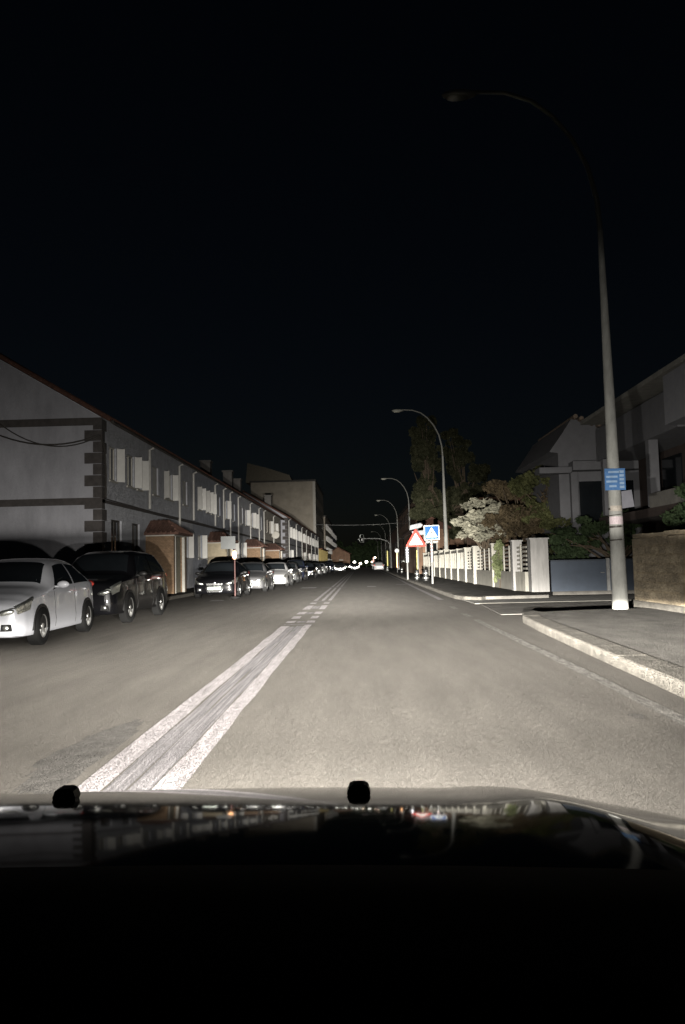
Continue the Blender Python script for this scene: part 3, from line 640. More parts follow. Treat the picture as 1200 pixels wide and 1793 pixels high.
def far_block(x1, y0, y1, h, m, label, x0=-20, name='apartment_building', cat='building', group=None, side=1):
    B = empty(name, (x1, y0, .12), 0, label, cat, group)
    b = MB(); b.box((x0 - x1, 0, 0), (0, y1 - y0, h)); b.build('wall', m, B)
    b = MB(); b.box((x0 - x1 - .2 * side, -.2, h), (.3 * side, y1 - y0 + .2, h + .3)); b.build('cornice', dark_frame, B)
    ny = max(1, int((y1 - y0) / 4.5)); nz = max(1, int(h / 3.1))
    wn = 0
    for j in range(nz):
        for i in range(ny):
            b = MB(); yc = (i + .5) * (y1 - y0) / ny; b.box((-.05 * side, yc - .6, 1.2 + j * 3.0), (.03 * side, yc + .6, 2.6 + j * 3.0)); b.build('window', dark_glass, B)
            if side < 0: continue
            b = MB(); b.box((.03 * side, yc + .6, 1.2 + j * 3.0), (.38 * side, yc + .66, 2.6 + j * 3.0)); b.build('shutter', shutter_m, B)
        for i in range(2):
            xx = (x0 - x1) * (.25 + .4 * i); b = MB(); b.box((xx - .6, -.03, 1.2 + j * 3.0), (xx + .6, .05, 2.6 + j * 3.0)); b.build('window', dark_glass, B)
    return B
far_block(-8.9, 197, 238, 13.4, block_wall, 'brown apartment building lower than and just beyond the tall windowless block', -22)
far_block(-9.2, 240, 290, 12.6, slate_wall, 'grey apartment building at the far left end of the street', -22)
Bq = empty('shop_annexe', (-8.55, 159, .12), 0, 'yellow single-storey annexe with sloping top at the foot of the tall block', 'building')
b = MB(); b.box((-.6, 0, 0), (0, 34, 4.3)); b.build('wall', yellow_wall, Bq)
for k in range(8):
    b = MB(); b.box((0, .2 + k * 4.6, 0), (.35, .9 + k * 4.6, 4.3)); b.build('pilaster', yellow_wall, Bq)
b = MB(); b.box((-.6, -.2, 4.3), (.7, 34.2, 4.5)); b.build('canopy', mat('canopy', (.22, .09, .05), .8), Bq)
hh = empty('small_house', (-5.6, 232, 0), 0, 'small brown gabled house where the street ends on the left', 'house')
b = MB(); b.prism([(-4.5, 0), (2.4, 0), (2.4, 4.2), (-1.2, 6.2), (-4.5, 4.2)], 'y', 0, 8); b.build('wall', brown_wall, hh)
b = MB(); b.prism([(-4.9, 4.1), (-1.2, 6.25), (2.8, 4.1), (2.8, 4.3), (-1.2, 6.5), (-4.9, 4.3)], 'y', -.4, 8.4); b.build('roof', tile_m, hh)
b = MB(); b.box((-.9, -.04, 2.3), (.3, .03, 2.7)); b.build('window', trim_m, hh)
# ------------------------------------------------------------------ street lamps
LG = 'tall curved street lamps on the right pavement'
def lamp():
    r = empty('street_lamp', (5.69, 17.15, .1), 0, 'nearest tall concrete street lamp carrying a blue sign and stickers', 'street lamp', LG)
    b = MB(); b.tube([(0, 0, 0), (0, 0, .5), (-.02, 0, 4.2), (-.06, 0, 8.6)], [.172, .165, .118, .060], 18); b.build('pole', concrete, r, smooth=True)
    b = MB(); b.tube([(-.06, 0, 8.55), (-.1, 0, 9.3), (-.28, 0, 10.1), (-.62, 0, 10.8), (-1.05, 0, 11.35), (-1.51, 0, 11.72), (-2.1, 0, 11.93), (-2.85, 0, 11.98)], [.06, .058, .055, .052, .05, .048, .046, .045], 10)
    b.build('arm', mat('lamp_arm', (.20, .20, .18), .6, var=.1), r, smooth=True)
    hd = MB(); hd.ell((-3.15, 0, 11.93), (.42, .15, .10), 14, 8); h_ = hd.build('lamp_head', mat('lamp_head', (.34, .34, .30), .5), r, smooth=True)
    q = MB(); q.ell((-3.2, 0, 11.86), (.28, .12, .07), 12, 6); q.build('lamp_glass', mat('lamp_glass', (.5, .5, .42), .25), h_, smooth=True)
    return r
l1 = lamp(); XB = [(6.02, 54), (6.38, 98), (6.5, 132), (6.8, 172), (7.1, 215), (7.2, 262), (7.3, 320)]
LL = ['street lamp behind the blue pedestrian sign, second nearest of the row', 'third street lamp of the row, its pole above the red triangle sign', 'fourth street lamp of the row along the right', 'fifth street lamp of the row along the right', 'sixth street lamp of the row along the right', 'seventh street lamp, tiny, near the end of the row', 'farthest street lamp at the end of the row']
for (x, y), lb in zip(XB, LL): dup(l1, loc=(x, y, .1), label=lb)
# things fixed on the nearest lamp
def band(z, r, h, m, name='band'):
    b = MB(); b.tube([(5.677, 17.15, z - h / 2), (5.675, 17.15, z + h / 2)], [r, r], 20, False); return b
def rad(z): return .165 + (.118 - .165) * (z - .5) / 3.7
for z, h in ((1.55, .03), (1.84, .045), (2.10, .02), (2.24, .04)):
    o = band(z + .1, rad(z) + .004, h, dark_frame).build('pole_strap', dark_frame); o['label'] = {1.55: 'lowest thin dark strap around the nearest lamp pole', 1.84: 'dark strap just below the pale sticker on the lamp pole', 2.10: 'thin dark strap just above the pale sticker on the lamp pole', 2.24: 'topmost dark strap around the nearest lamp pole'}[z]; o['category'] = 'strap'; o['group'] = 'straps on the lamp pole'
def arc_sheet(z0, z1, r, a0, a1, m, name, label, cat):
    b = MB(); n = 10; vs = []
    for k in range(n + 1):
        a = radians(a0 + (a1 - a0) * k / n)
        for z in (z0, z1):
            for rr in (r, r + .003): vs.append((5.676 + rr * sin(a), 17.15 - rr * cos(a), z))
    fs = []
    for k in range(n):
        i = 4 * k; fs += [(i + 1, i + 5, i + 7, i + 3), (i, i + 2, i + 6, i + 4), (i + 2, i + 3, i + 7, i + 6), (i, i + 4, i + 5, i + 1)]
    fs += [(0, 1, 3, 2), (4 * n, 4 * n + 2, 4 * n + 3, 4 * n + 1)]
    b.add(vs, fs); o = b.build(name, m); tag(o, label, cat); return o
arc_sheet(1.99, 2.16, rad(2.0) + .004, -75, 75, mat('sticker_pink', (.55, .46, .48), .6, var=.18, vscale=30), 'sticker', 'pale pinkish sticker wrapped round the nearest lamp pole', 'sticker')
arc_sheet(2.28, 2.40, rad(2.3) + .004, -60, 50, mat('sticker_paper', (.42, .38, .33), .7, var=.2, vscale=20), 'sticker', 'small torn paper sticker on the lamp pole under the blue sign', 'sticker')
bs = empty('bus_stop_sign', (5.675, 17.15, 2.62), 0, 'small blue sign board with pale lines strapped to the nearest lamp pole', 'sign')
b = MB(); b.box((-.25, -.165, .12), (.20, -.155, .60)); b.build('board', blue_plate, bs)
b = MB()
for k, (xa, xb) in enumerate([(-.17, .08), (-.22, .03), (-.22, .02), (-.16, .0)]): b.box((xa, -.168, .50 - k * .105), (xb, -.1655, .545 - k * .105))
b.build('pale_lines', bluelight, bs)
b = MB()
for k in range(5): b.box((.07, -.168, .16 + k * .085), (.17, -.1655, .215 + k * .085))
b.build('pale_marks', bluelight, bs)
b = MB(); b.box((-.16, -.155, .25), (.16, -.14, .29)); b.box((-.16, -.155, .45), (.16, -.14, .49)); b.build('bracket', galv, bs)
fb = empty('metal_plate', (5.675, 17.15, 2.42), 0, 'plain grey plate sticking out to the right of the lamp pole below the blue sign', 'sign')
M = Matrix.Rotation(radians(14), 4, 'Z') @ Matrix.Rotation(radians(-8), 4, 'Y')
b = MB(); b.box((.12, -.02, -.10), (.46, -.008, .28), M); b.build('plate', mat('plate_grey', (.22, .22, .25), .6, var=.1), fb)
b = MB(); b.box((.08, -.008, .05), (.2, .01, .09), M); b.build('bracket', galv, fb)
# ------------------------------------------------------------------ traffic signs
def post(parent, h, r=.055, m=mat('sign_post', (.12, .12, .115), .7, var=.15)): 
    b = MB(); b.tube([(0, 0, 0), (0, 0, h)], r, 12); return b.build('post', m, parent, smooth=True)
def sleeve(parent, z0, z1, r, dark):
    b = MB(); n = 16; b.tube([(0, 0, z0), (0, 0, z1)], r, n, False); s = b.build('reflective_sleeve', sheet_white, parent, smooth=True)
    q = MB(); k = z0 + .1
    while k < z1 - .1:
        for i in range(4):
            a0 = radians(-50 + 26 * i); vs = []
            for t in range(5):
                a = a0 + radians(20) * t / 4; zz = k + .05 * t / 4
                for dz in (0, .055): vs.append(((r + .003) * sin(a), -(r + .003) * cos(a), zz + dz))
            q.add(vs, [(2 * j, 2 * j + 2, 2 * j + 3, 2 * j + 1) for j in range(4)])
        k += .19
    q.build('stripes', dark, s)
def rtri(cx, cz, s_, r, n=5, up=True):
    pts = []; h = s_ * math.sqrt(3) / 2; V = [(cx, cz + h * 2 / 3), (cx - s_ / 2, cz - h / 3), (cx + s_ / 2, cz - h / 3)]
    for i, (vx, vz) in enumerate(V):
        d = Vector((cx - vx, cz - vz)); d.normalize(); c = Vector((vx, vz)) + d * 2 * r; base = math.atan2(-d.y, -d.x)
        for k in range(n + 1):
            a = base - radians(60) + radians(120) * k / n; pts.append((c.x + r * cos(a), c.y + r * sin(a)))
    return pts
def figure(mb, ox, oz, s, y0, y1):
    """walking figure pictogram"""
    mb.prism([(ox + .045 * s * cos(a), oz + .36 * s + .045 * s * sin(a)) for a in [k * pi / 5 for k in range(10)]], 'y', y0, y1)
    for poly in ([(-.05, .30), (.05, .30), (.06, .12), (-.04, .12)], [(-.04, .12), (.03, .12), (-.05, -.08), (-.13, -.10)], [(.0, .12), (.06, .12), (.15, -.09), (.08, -.10)], [(-.05, .30), (-.14, .14), (-.10, .13), (-.02, .26)], [(.05, .30), (.15, .18), (.13, .14), (.03, .24)]):
        mb.prism([(ox + a * s, oz + c * s) for a, c in poly], 'y', y0, y1)
ts = empty('warning_sign', (3.6, 52, .11), 0, 'red-bordered triangular warning sign on a post with striped reflective sleeve', 'traffic sign')
p_ = MB(); p_.tube([(-.45, 0.06, 0), (-.45, .06, 2.35)], .06, 12); p_.build('post', MATS['sign_post'], ts, smooth=True)
b = MB(); b.prism(rtri(.16, 2.62, 1.42, .05), 'y', -.012, 0); b.build('face', sheet_red, ts)
b = MB(); b.prism(rtri(.16, 2.60, .92, .02), 'y', -.016, -.0125); b.build('centre', sheet_white, ts)
b = MB(); figure(b, .08, 2.44, .62, -.020, -.0165); figure(b, .26, 2.44, .5, -.020, -.0165); b.build('symbol', mat('sign_green', (.05, .12, .07), .6), ts)
b = MB(); b.box((-.5, 0, 2.24), (.7, .03, 2.30)); b.build('bracket', galv, ts)
b = MB(); b.tube([(-.45, .06, 1.15), (-.45, .06, 2.18)], .15, 14, True); s_ = b.build('reflective_sleeve', sheet_white, ts, smooth=True)
q = MB()
for k in range(5): q.box((-.52, -.094, 1.25 + .18 * k), (-.40, -.090, 1.31 + .18 * k), None)
q.build('stripes', mat('sleeve_grey', (.45, .45, .55), .5, metal=1), s_)
ps = empty('pedestrian_sign', (3.74, 40.5, .11), 0, 'square blue pedestrian crossing sign on a post with red striped sleeve', 'traffic sign')
post(ps, 2.95)
b = MB(); b.prism([(-.36, 2.30), (.40, 2.30), (.42, 2.33), (.42, 3.04), (.40, 3.07), (-.36, 3.07), (-.38, 3.04), (-.38, 2.33)], 'y', -.075, -.06); b.build('board', sheet_white, ps)
b = MB(); b.box((-.34, -.079, 2.345), (.38, -.0755, 3.03)); b.build('blue_field', sheet_blue, ps)
b = MB(); b.prism(rtri(.02, 2.62, .60, .02), 'y', -.083, -.0795); b.build('white_triangle', sheet_white, ps)
b = MB(); figure(b, .02, 2.56, .62, -.087, -.0835); b.build('symbol', ink, ps)
b = MB(); b.box((-.3, -.06, 2.18), (.34, -.03, 2.22)); b.box((-.3, -.06, 2.60), (.34, -.03, 2.64)); b.build('bracket', galv, ps)
sleeve(ps, 1.15, 2.22, .10, sheet_red)
ds = empty('direction_sign', (4.1, 55, .11), -.1, 'white plates behind and between the triangle and the blue square sign', 'traffic sign')
post(ds, 3.6)
b = MB(); b.prism([(-.55, 3.45), (.25, 3.62), (.42, 3.80), (.22, 3.94), (-.5, 3.78)], 'y', -.07, -.058); b.build('upper_plate', mat('plate_white2', (.22, .23, .25), .5, var=.3, vscale=9), ds)
b = MB(); b.prism([(-.30, 3.02), (.50, 3.12), (.50, 3.42), (-.40, 3.36)], 'y', -.07, -.058); b.build('lower_plate', MATS['plate_white2'], ds)
def marker(loc, h, m, label, r=.07, head=None):
    t = empty('marker_post', loc, 0, label, 'post', None); post(t, h, .035)
    b = MB(); b.tube([(0, 0, h * .25), (0, 0, h)], r, 12); b.build('reflective_sleeve', m, t, smooth=True)
    if head: b = MB(); b.prism([(.26 * cos(a), h + .28 + .26 * sin(a)) for a in [k * pi / 8 for k in range(16)]], 'y', -.06, -.045); b.build('disc', head, t)
    return t
marker((4.4, 60, .11), 2.1, sheet_yel, 'plain pale yellow post between the two traffic signs', .11)
marker((4.35, 92, .11), 2.3, sheet_org, 'distant post with pinkish reflective sleeve and grey disc', .16, galv)
marker((3.9, 112, .11), 2.9, sheet_yel, 'distant post with yellow reflective sleeve', .2, None)
marker((2.9, 176, .05), 2.6, mat('refl_pink', (.9, .55, .5), .5, metal=1), 'farthest post with pink reflective sleeve near the street end', .3)
BG = 'low bollards with two white bands'
def bollard(loc, label):
    t = empty('bollard', loc, 0, label, 'bollard', BG)
    b = MB(); b.tube([(0, 0, 0), (0, 0, .60), (0, 0, .66)], [.13, .13, .06], 16); b.build('body', black_pl, t, smooth=True)
    for z in (.16, .42):
        b = MB(); b.ell((0, 0, z), (.165, .165, .085), 18, 8); b.build('band', refl_lens, t, smooth=True)
    return t
b1 = bollard((3.62, 50, .11), 'left of the two low bollards with white bands between the sign posts')
b2 = dup(b1, loc=(3.98, 47.5, .11), label='right and larger of the two low bollards with white bands'); b2.scale = (1.25, 1.25, 1.1)
b3 = dup(b1, loc=(4.45, 84, .11), label='far low bollard with white bands beyond the triangle sign post'); 
dup(b1, loc=(3.7, 108, .11), label='farthest low bollard with white bands at the kerb').scale = (1.6, 1.6, 1.1)
# sign on the left kerb
ls = empty('street_sign', (-4.86, 29.6, 0), 0, 'thin dark red post with grey board and small orange reflector beside the black hatchback', 'sign')
post(ls, 2.42, .03, mat('dark_red', (.05, .015, .012), .6))
b = MB(); b.box((-.52, -.05, 1.93), (.04, -.035, 2.42)); b.build('board', mat('board_grey', (.08, .085, .085), .6, var=.12), ls)
b = MB(); b.prism([(.09 * cos(a), 1.70 + .17 * sin(a)) for a in [k * pi / 10 for k in range(20)]], 'y', -.055, -.04); b.build('reflector', sheet_org, ls)
b = MB(); b.ell((0, 0, .06), (.2, .2, .06), 14, 6); b.build('foot', black_pl, ls)
# gantry across the far end, cables
ga = empty('signal_gantry', (6.9, 180, .1), 0, 'arched gantry arm with a small square board over the far end of the street', 'gantry')
b = MB(); b.tube([(0, 0, 0), (0, 0, 5.6), (-.6, 0, 6.3), (-2.4, 0, 6.9), (-6.5, 0, 7.0)], .13, 10); b.build('arm', galv, ga, smooth=True)
b = MB(); b.tube([(-6.1, -.05, 6.2), (-6.9, -.05, 6.2), (-7.3, -.05, 6.9), (-6.9, -.05, 7.2), (-6.9, -.05, 7.9), (-6.1, -.05, 7.9), (-6.1, -.05, 6.2)], .12, 8); b.build('board_frame', sheet_white, ga)
b = MB(); b.prism([(-6.75, 6.5), (-6.3, 6.5), (-6.5, 7.3)], 'y', -.05, 0); b.build('board', galv, ga)
def cable(a, b_, sag, r, label):
    q = MB(); a = Vector(a); b_ = Vector(b_)
    q.tube([a.lerp(b_, t) - Vector((0, 0, sag * 4 * t * (1 - t))) for t in [k / 24 for k in range(25)]], r, 6); tag(q.build('overhead_cable', galv), label, 'cable')
cable((-8.7, 150, 9.1), (7.4, 150, 9.0), .25, .035, 'thin cable strung across the street above the far gantry')
far_lamps = [((3.3, 178, 2.5), lamp_warm, 'highest of three warm lamps clustered at the far right kerb'), ((2.65, 179, 1.5), lamp_warm, 'left of three warm lamps clustered at the far right kerb'), ((3.5, 176, .7), lamp_warm, 'lowest of three warm lamps clustered at the far right kerb'), ((-1.75, 215, 1.6), lamp_on, 'left of two far lit lamps in the middle of the street end'), ((1.6, 215, 1.6), lamp_on, 'right of two far lit lamps in the middle of the street end'), ((-.1, 215, 1.2), lamp_warm, 'low lit lamp between the two far lamps')]
for p, m, lb in far_lamps:
    t = empty('traffic_lamp', (p[0], p[1], 0), 0, lb, 'lamp', 'far lit lamps')
    post(t, p[2], .05); q = MB(); k_ = .62 if p[1] > 200 else .42; q.ell((0, -.08, p[2] + .1), (.6 * k_, .12, .5 * k_), 14, 8); q.build('lamp', m, t, smooth=True)
# ------------------------------------------------------------------ right side: walls, gate, fence
def long_wall(name, pts, h, th, m, cope, label, z0=.1):
    """wall along a polyline, thickness to the right of travel, with a coping"""
    w_ = empty(name, (pts[0][0], pts[0][1], z0), 0, label, 'wall')
    ox, oy = pts[0]; b = MB(); c = MB()
    for (x0, y0), (x1, y1) in zip(pts, pts[1:]):
        d = Vector((x1 - x0, y1 - y0)); d.normalize(); n = Vector((d.y, -d.x))
        q = [(x0 - ox, y0 - oy), (x1 - ox, y1 - oy), (x1 - ox + n.x * th, y1 - oy + n.y * th), (x0 - ox + n.x * th, y0 - oy + n.y * th)]
        b.prism(q, 'z', 0, h)
        e = .04; q2 = [(q[0][0] - n.x * e, q[0][1] - n.y * e), (q[1][0] - n.x * e, q[1][1] - n.y * e), (q[2][0] + n.x * e, q[2][1] + n.y * e), (q[3][0] + n.x * e, q[3][1] + n.y * e)]
        c.prism(q2, 'z', h, h + .08)
    b.build('stonework', m, w_)
    if cope: c.build('coping', cope, w_)
    return w_
lw = long_wall('stone_wall', [(6.42, -20), (6.38, 18.2)], 1.58, .45, stonewall, None, 'low tan stone wall on the right behind the nearest lamp pole')
b = MB(); y = -20.0 + 20
while y < 38:
    b.box((-.05, y, 1.58 + random.uniform(0, .015)), (.50, y + .60, 1.67 + random.uniform(0, .02))); y += .615
b.build('coping', stonewall, lw)
b = MB(); b.box((-.07, 0, -.02), (.0, 38.2, .16)); b.build('footing', kerb_m, lw)
long_wall('side_wall', [(6.9, 18.15), (20, 18.6)], 1.45, .3, concrete, None, 'concrete return wall running right from the lamp pole along the entrance', .02)
gt = empty('metal_gate', (6.68, 27.3, .05), 0, 'blue grey metal gate closing the side entrance beside the white pillar', 'gate')
for k in range(2):
    lf_ = MB(); x0 = .0 + k * 2.0; lf_.box((x0 + .01, 0, .03), (x0 + 1.98, .04, 1.12))
    lf_.build('gate_leaf', gate_m, gt)
    b = MB(); b.box((x0 + .01, -.02, 1.12), (x0 + 1.98, .05, 1.17)); b.box((x0 + .01, -.02, .0), (x0 + 1.98, -.001, .06)); b.build('gate_rail', mat('gate_dark', (.03, .04, .055), .6), gt)
b = MB(); b.box((1.94, -.06, .0), (2.05, .06, 1.2)); b.build('gate_post', galv, gt)
b = MB(); b.tube([(1.85, -.03, .7), (1.85, -.08, .7), (1.72, -.08, .7)], .015, 6); b.build('handle', galv, gt)
gp = empty('gate_pillar', (10.9, 27.2, .05), 0, 'far white gate pillar hidden partly by the lamp pole', 'pillar'); b = MB(); b.box((0, 0, 0), (.55, .5, 1.95)); b.build('shaft', white_wall, gp); b = MB(); b.box((-.05, -.05, 1.95), (.6, .55, 2.03)); b.build('cap', trim_m, gp)
WP = mat('white_pillar', (.38, .37, .355), .9, var=.16, vscale=3, grain=.8, gscale=60, stretch=(3, 3, .5))
WP2 = mat('aged_white', (.36, .345, .30), .9, var=.2, vscale=3, grain=.8, gscale=60, stretch=(3, 3, .5))
GP = 'white pillars of the garden fence'
def pillar(x, y, wx, wy, h, label, m=WP2):
    p = empty('fence_pillar', (x, y, .11), 0, label, 'pillar', GP)
    b = MB(); b.box((-wx / 2, -wy / 2, 0), (wx / 2, wy / 2, h)); b.build('shaft', m, p)
    b = MB(); b.box((-wx / 2 - .04, -wy / 2 - .04, h), (wx / 2 + .04, wy / 2 + .04, h + .05)); b.build('cap', m, p)
    return p
pillar(6.31, 27.55, .62, .5, 1.86, 'wide white pillar, largest and nearest of the garden fence, beside the blue gate', WP)
pillar(5.86, 29.1, .36, .34, 1.84, 'narrow white pillar just left of the wide one by the gate', WP)
pl = [(5.84, 33.6, .34), (5.82, 38.6, .46), (5.84, 42.2, .36), (5.86, 45.8, .34), (5.88, 49.4, .34), (5.9, 53, .32), (5.92, 57, .32), (5.95, 61.5, .32), (5.98, 66.5, .32), (6.0, 72, .34)]
PLB = ['white pillar with ivy beside it in the garden fence', 'broad stained pillar, fourth from the gate', 'white pillar, fifth from the gate', 'white pillar, sixth from the gate', 'white pillar, seventh from the gate', 'white pillar, eighth from the gate, right of the second lamp', 'white pillar, ninth from the gate, behind the second lamp', 'white pillar behind the pedestrian sign post, tenth from the gate', 'white pillar left of the pedestrian sign post, eleventh from the gate', 'last and smallest white pillar of the garden fence']
for (x, y, wd), lb in zip(pl, PLB): pillar(x, y, wd, .34, 1.84 if y < 50 else 1.95, lb)
FG = 'fence panels between the white pillars'
allp = [(6.0, 27.8), (5.86, 29.1)] + [(x, y) for x, y, _ in pl]
FL = ['short slatted panel between the two pillars nearest the gate', 'slatted fence panel just beyond the narrow white pillar', 'slatted fence panel with ivy', 'fence panel right of the fifth pillar', 'fence panel after the fifth pillar', 'fence panel after the sixth pillar', 'fence panel after the seventh pillar', 'fence panel after the eighth pillar', 'fence panel after the ninth pillar', 'fence panel behind the blue sign post', 'last fence panel before the brown building']
for i, ((x0, y0), (x1, y1)) in enumerate(zip(allp, allp[1:])):
    f = empty('fence_panel', (x0, y0, .1), 0, FL[i], 'fence', FG); L_ = y1 - y0; dx = x1 - x0
    b = MB(); b.prism([(-.09, .17), (.09, .17), (.09 + dx, L_ - .17), (-.09 + dx, L_ - .17)], 'z', 0, .72); b.build('low_wall', WP2, f)
    b = MB()
    if i < 4:
        z = .80
        while z < 1.66: b.prism([(-.02 , .17), (.02, .17), (.02 + dx, L_ - .17), (-.02 + dx, L_ - .17)], 'z', z, z + .075); z += .155
        b.build('slats', WP2, f)
        n_ = max(2, int(L_ / 1.1)); q = MB()
        for k in range(1, n_): yy = L_ * k / n_; q.box((-.07 + dx * k / n_, yy - .04, .72), (-.022 + dx * k / n_, yy + .04, 1.72)); 
        if n_ > 1: q.build('upright', WP2, f)
    else:
        b.prism([(-.12, .17), (.12, .17), (.12 + dx, L_ - .17), (-.12 + dx, L_ - .17)], 'z', 1.66, 1.80); b.build('top_rail', WP2, f)
        n_ = int(L_ / .9)
        for k in range(1, n_): yy = L_ * k / n_; q = MB(); q.box((-.08 + dx * k / n_, yy - .07, .72), (.08 + dx * k / n_, yy + .07, 1.66)); q.build('baluster', WP2, f)
# ------------------------------------------------------------------ vegetation
def leaves(mb, blobs, n, size, asp=1.8, flat=.0, shell=.55):
    tot = sum(r[0] * r[1] * r[2] for _, r in blobs)
    for c, r in blobs:
        k = int(n * r[0] * r[1] * r[2] / tot)
        for _ in range(k):
            while True:
                d = Vector((random.gauss(0, 1), random.gauss(0, 1), random.gauss(0, 1)))
                if d.length > .01: break
            d.normalize(); t = (shell + (1 - shell) * random.random()) if random.random() < .8 else random.random()
            t *= 1 + .12 * sin(7 * d.x + c[0]) * sin(6 * d.z + c[2])
            p = Vector((c[0] + d.x * r[0] * t, c[1] + d.y * r[1] * t, c[2] + d.z * r[2] * t))
            s = size * random.uniform(.6, 1.4)
            a = Vector((random.uniform(-1, 1), random.uniform(-1, 1), random.uniform(-1, 1) * (1 - flat))); a.normalize()
            q = a.orthogonal().normalized(); q = (Matrix.Rotation(random.uniform(0, 6.28), 3, a) @ q)
            u = a * s * asp / 2; v = q * s / 2; m_ = a.cross(q) * s * .15
            mb.add([p - u, p + v + m_, p + u, p - v + m_], [(0, 1, 2, 3)])
def clump(blobs, k, f):
    out = []
    for c, r in blobs:
        for _ in range(k):
            d = Vector((random.gauss(0, 1), random.gauss(0, 1), random.gauss(0, 1))); d.normalize(); d *= random.uniform(.45, 1.0)
            g = f * random.uniform(.6, 1.35); out.append(((c[0] + d.x * r[0], c[1] + d.y * r[1], c[2] + d.z * r[2]), (r[0] * g, r[1] * g, r[2] * g * .7)))
    return out
def tree(name, base, blobs, n, size, lm, label, cat, trunk_r=.12, limbs=6, top=None, bark_m=None, **kw):
    t = empty(name, base, 0, label, cat)
    b = MB(); b.keep = True
    bl = clump(blobs, kw.pop('k', 22), kw.pop('f', .26)); leaves(b, bl, n, size, **kw); b.build('crown', lm, t)
    tb = MB(); zt = top or max(c[2] for c, r in blobs)
    c0 = blobs[0][0]
    tb.tube([(0, 0, -.05), (.04, .03, zt * .35), (c0[0] * .5, c0[1] * .5, zt * .65), (c0[0], c0[1], zt)], [trunk_r, trunk_r * .8, trunk_r * .55, trunk_r * .2], 8)
    for i in range(limbs * 2):
        c, r = blobs[i % len(blobs)]; z0 = zt * random.uniform(.25, .7); e = Vector(c) + Vector((random.uniform(-.7, .7) * r[0], random.uniform(-.7, .7) * r[1], random.uniform(-.3, .6) * r[2]))
        s0 = Vector((c0[0] * .4, c0[1] * .4, z0)); tb.tube([s0, s0.lerp(e, .5) + Vector((0, 0, .15)), e], [trunk_r * .45, trunk_r * .3, trunk_r * .1], 6)
    tb.build('trunk', bark_m or bark, t, smooth=True)
    return t
pale = leafm('lit_leaf', (.22, .22, .16), (.45, .43, .33))  # headlamp light on the leaves, put into a paler leaf colour
russet = leafm('russet_leaf', (.065, .05, .03), (.12, .09, .05))
olive = leafm('olive_leaf', (.07, .08, .03), (.12, .125, .05))
dgreen = leafm('dark_leaf', (.03, .05, .022), (.06, .09, .04))
tgreen = leafm('tall_leaf', (.04, .048, .022), (.07, .07, .038))
ivy_m = leafm('ivy_leaf', (.12, .15, .06), (.25, .28, .14))
tree('lit_shrub', (6.35, 37.5, .1), [((-.75, 0, 3.0), (1.0, 1.1, .75)), ((-.1, .2, 3.6), (1.1, 1.2, .75)), ((-.9, -.8, 2.5), (.75, .8, .5)), ((.4, -1.0, 2.9), (.9, .9, .6)), ((-.2, -1.6, 2.5), (.8, .8, .45))], 2600, .12, pale,
     'shrub leaning over the white fence, lamplight put into its pale leaf colour', 'shrub', .07, 14, asp=2.2, flat=.6)
tree('garden_shrub', (7.6, 37, .1), [((0, 0, 3.6), (1.9, 1.9, 1.5)), ((1.5, -.5, 4.2), (1.6, 1.6, 1.3)), ((-.8, -2.4, 3.0), (1.2, 1.6, 1.1)), ((1.2, -3.2, 3.2), (1.6, 1.6, 1.4))], 15000, .10, russet,
     'russet brown leafy shrub between the pale shrub and the green one', 'shrub', .12, 14)
tree('garden_shrub', (9.3, 33.5, .1), [((0, 0, 3.4), (1.7, 1.7, 1.6)), ((-1.2, .8, 3.9), (1.5, 1.5, 1.3)), ((1.2, -.3, 3.0), (1.3, 1.3, 1.3)), ((-.4, -1.5, 2.4), (1.5, 1.2, 1.1))], 15000, .10, olive,
     'olive green shrub rising behind the blue gate', 'shrub', .12, 14)
tree('garden_shrub', (9.6, 29.6, .1), [((0, 0, 1.9), (1.7, .9, 1.0)), ((-1.5, .1, 1.7), (1.2, .8, .8)), ((1.8, .2, 2.1), (1.2, .9, 1.1))], 9000, .09, dgreen,
     'dark green hedge plant directly over the top of the blue gate', 'shrub', .1, 8)
tree('garden_shrub', (9.5, 20.8, .1), [((0, 0, 2.3), (1.3, 1.3, 1.3)), ((1.4, -1, 2.5), (1.3, 1.3, 1.5)), ((-.9, -1.2, 1.9), (.9, 1.2, .8)), ((2.4, .6, 2.8), (1.2, 1.2, 1.5))], 12000, .09, dgreen,
     'dark evergreen shrub behind the tan stone wall at the right edge', 'shrub', .1, 8)
tree('garden_shrub', (9.0, 16.5, .1), [((0, 0, 1.9), (1.3, 1.6, .9)), ((.9, -1.2, 2.2), (1.2, 1.3, 1.1))], 8000, .09, dgreen,
     'nearest dark shrub showing over the tan stone wall', 'shrub', .1, 8)
tree('ivy', (5.72, 32.0, .1), [((0, 0, 1.1), (.16, .35, .75)), ((-.02, .7, .9), (.12, .5, .6)), ((.02, -.1, 1.7), (.2, .45, .28))], 1500, .085, ivy_m, 'green ivy growing over the garden fence by the third pillar', 'climbing plant', .02, 3)
tree('tall_tree', (7.6, 84, .1), [((0, 0, 8), (2.0, 2.0, 3.2)), ((-.3, 0, 11.5), (1.8, 1.8, 3.0)), ((0, .4, 14.8), (1.5, 1.5, 3.0)), ((.6, 0, 6), (1.9, 1.9, 1.8))], 30000, .24, tgreen, 'tall narrow dark tree behind the second street lamp', 'tree', .3, 16)
tree('tall_tree', (11.0, 80, .1), [((0, 0, 6), (2.6, 2.4, 2.8)), ((.3, 0, 9.5), (2.2, 2.2, 2.8)), ((-.8, .4, 12.8), (1.8, 1.6, 2.4)), ((-2.0, .4, 5), (1.8, 1.8, 2.0))], 30000, .24, tgreen, 'wide dark tree right of the second street lamp, above the white fence', 'tree', .3, 16)
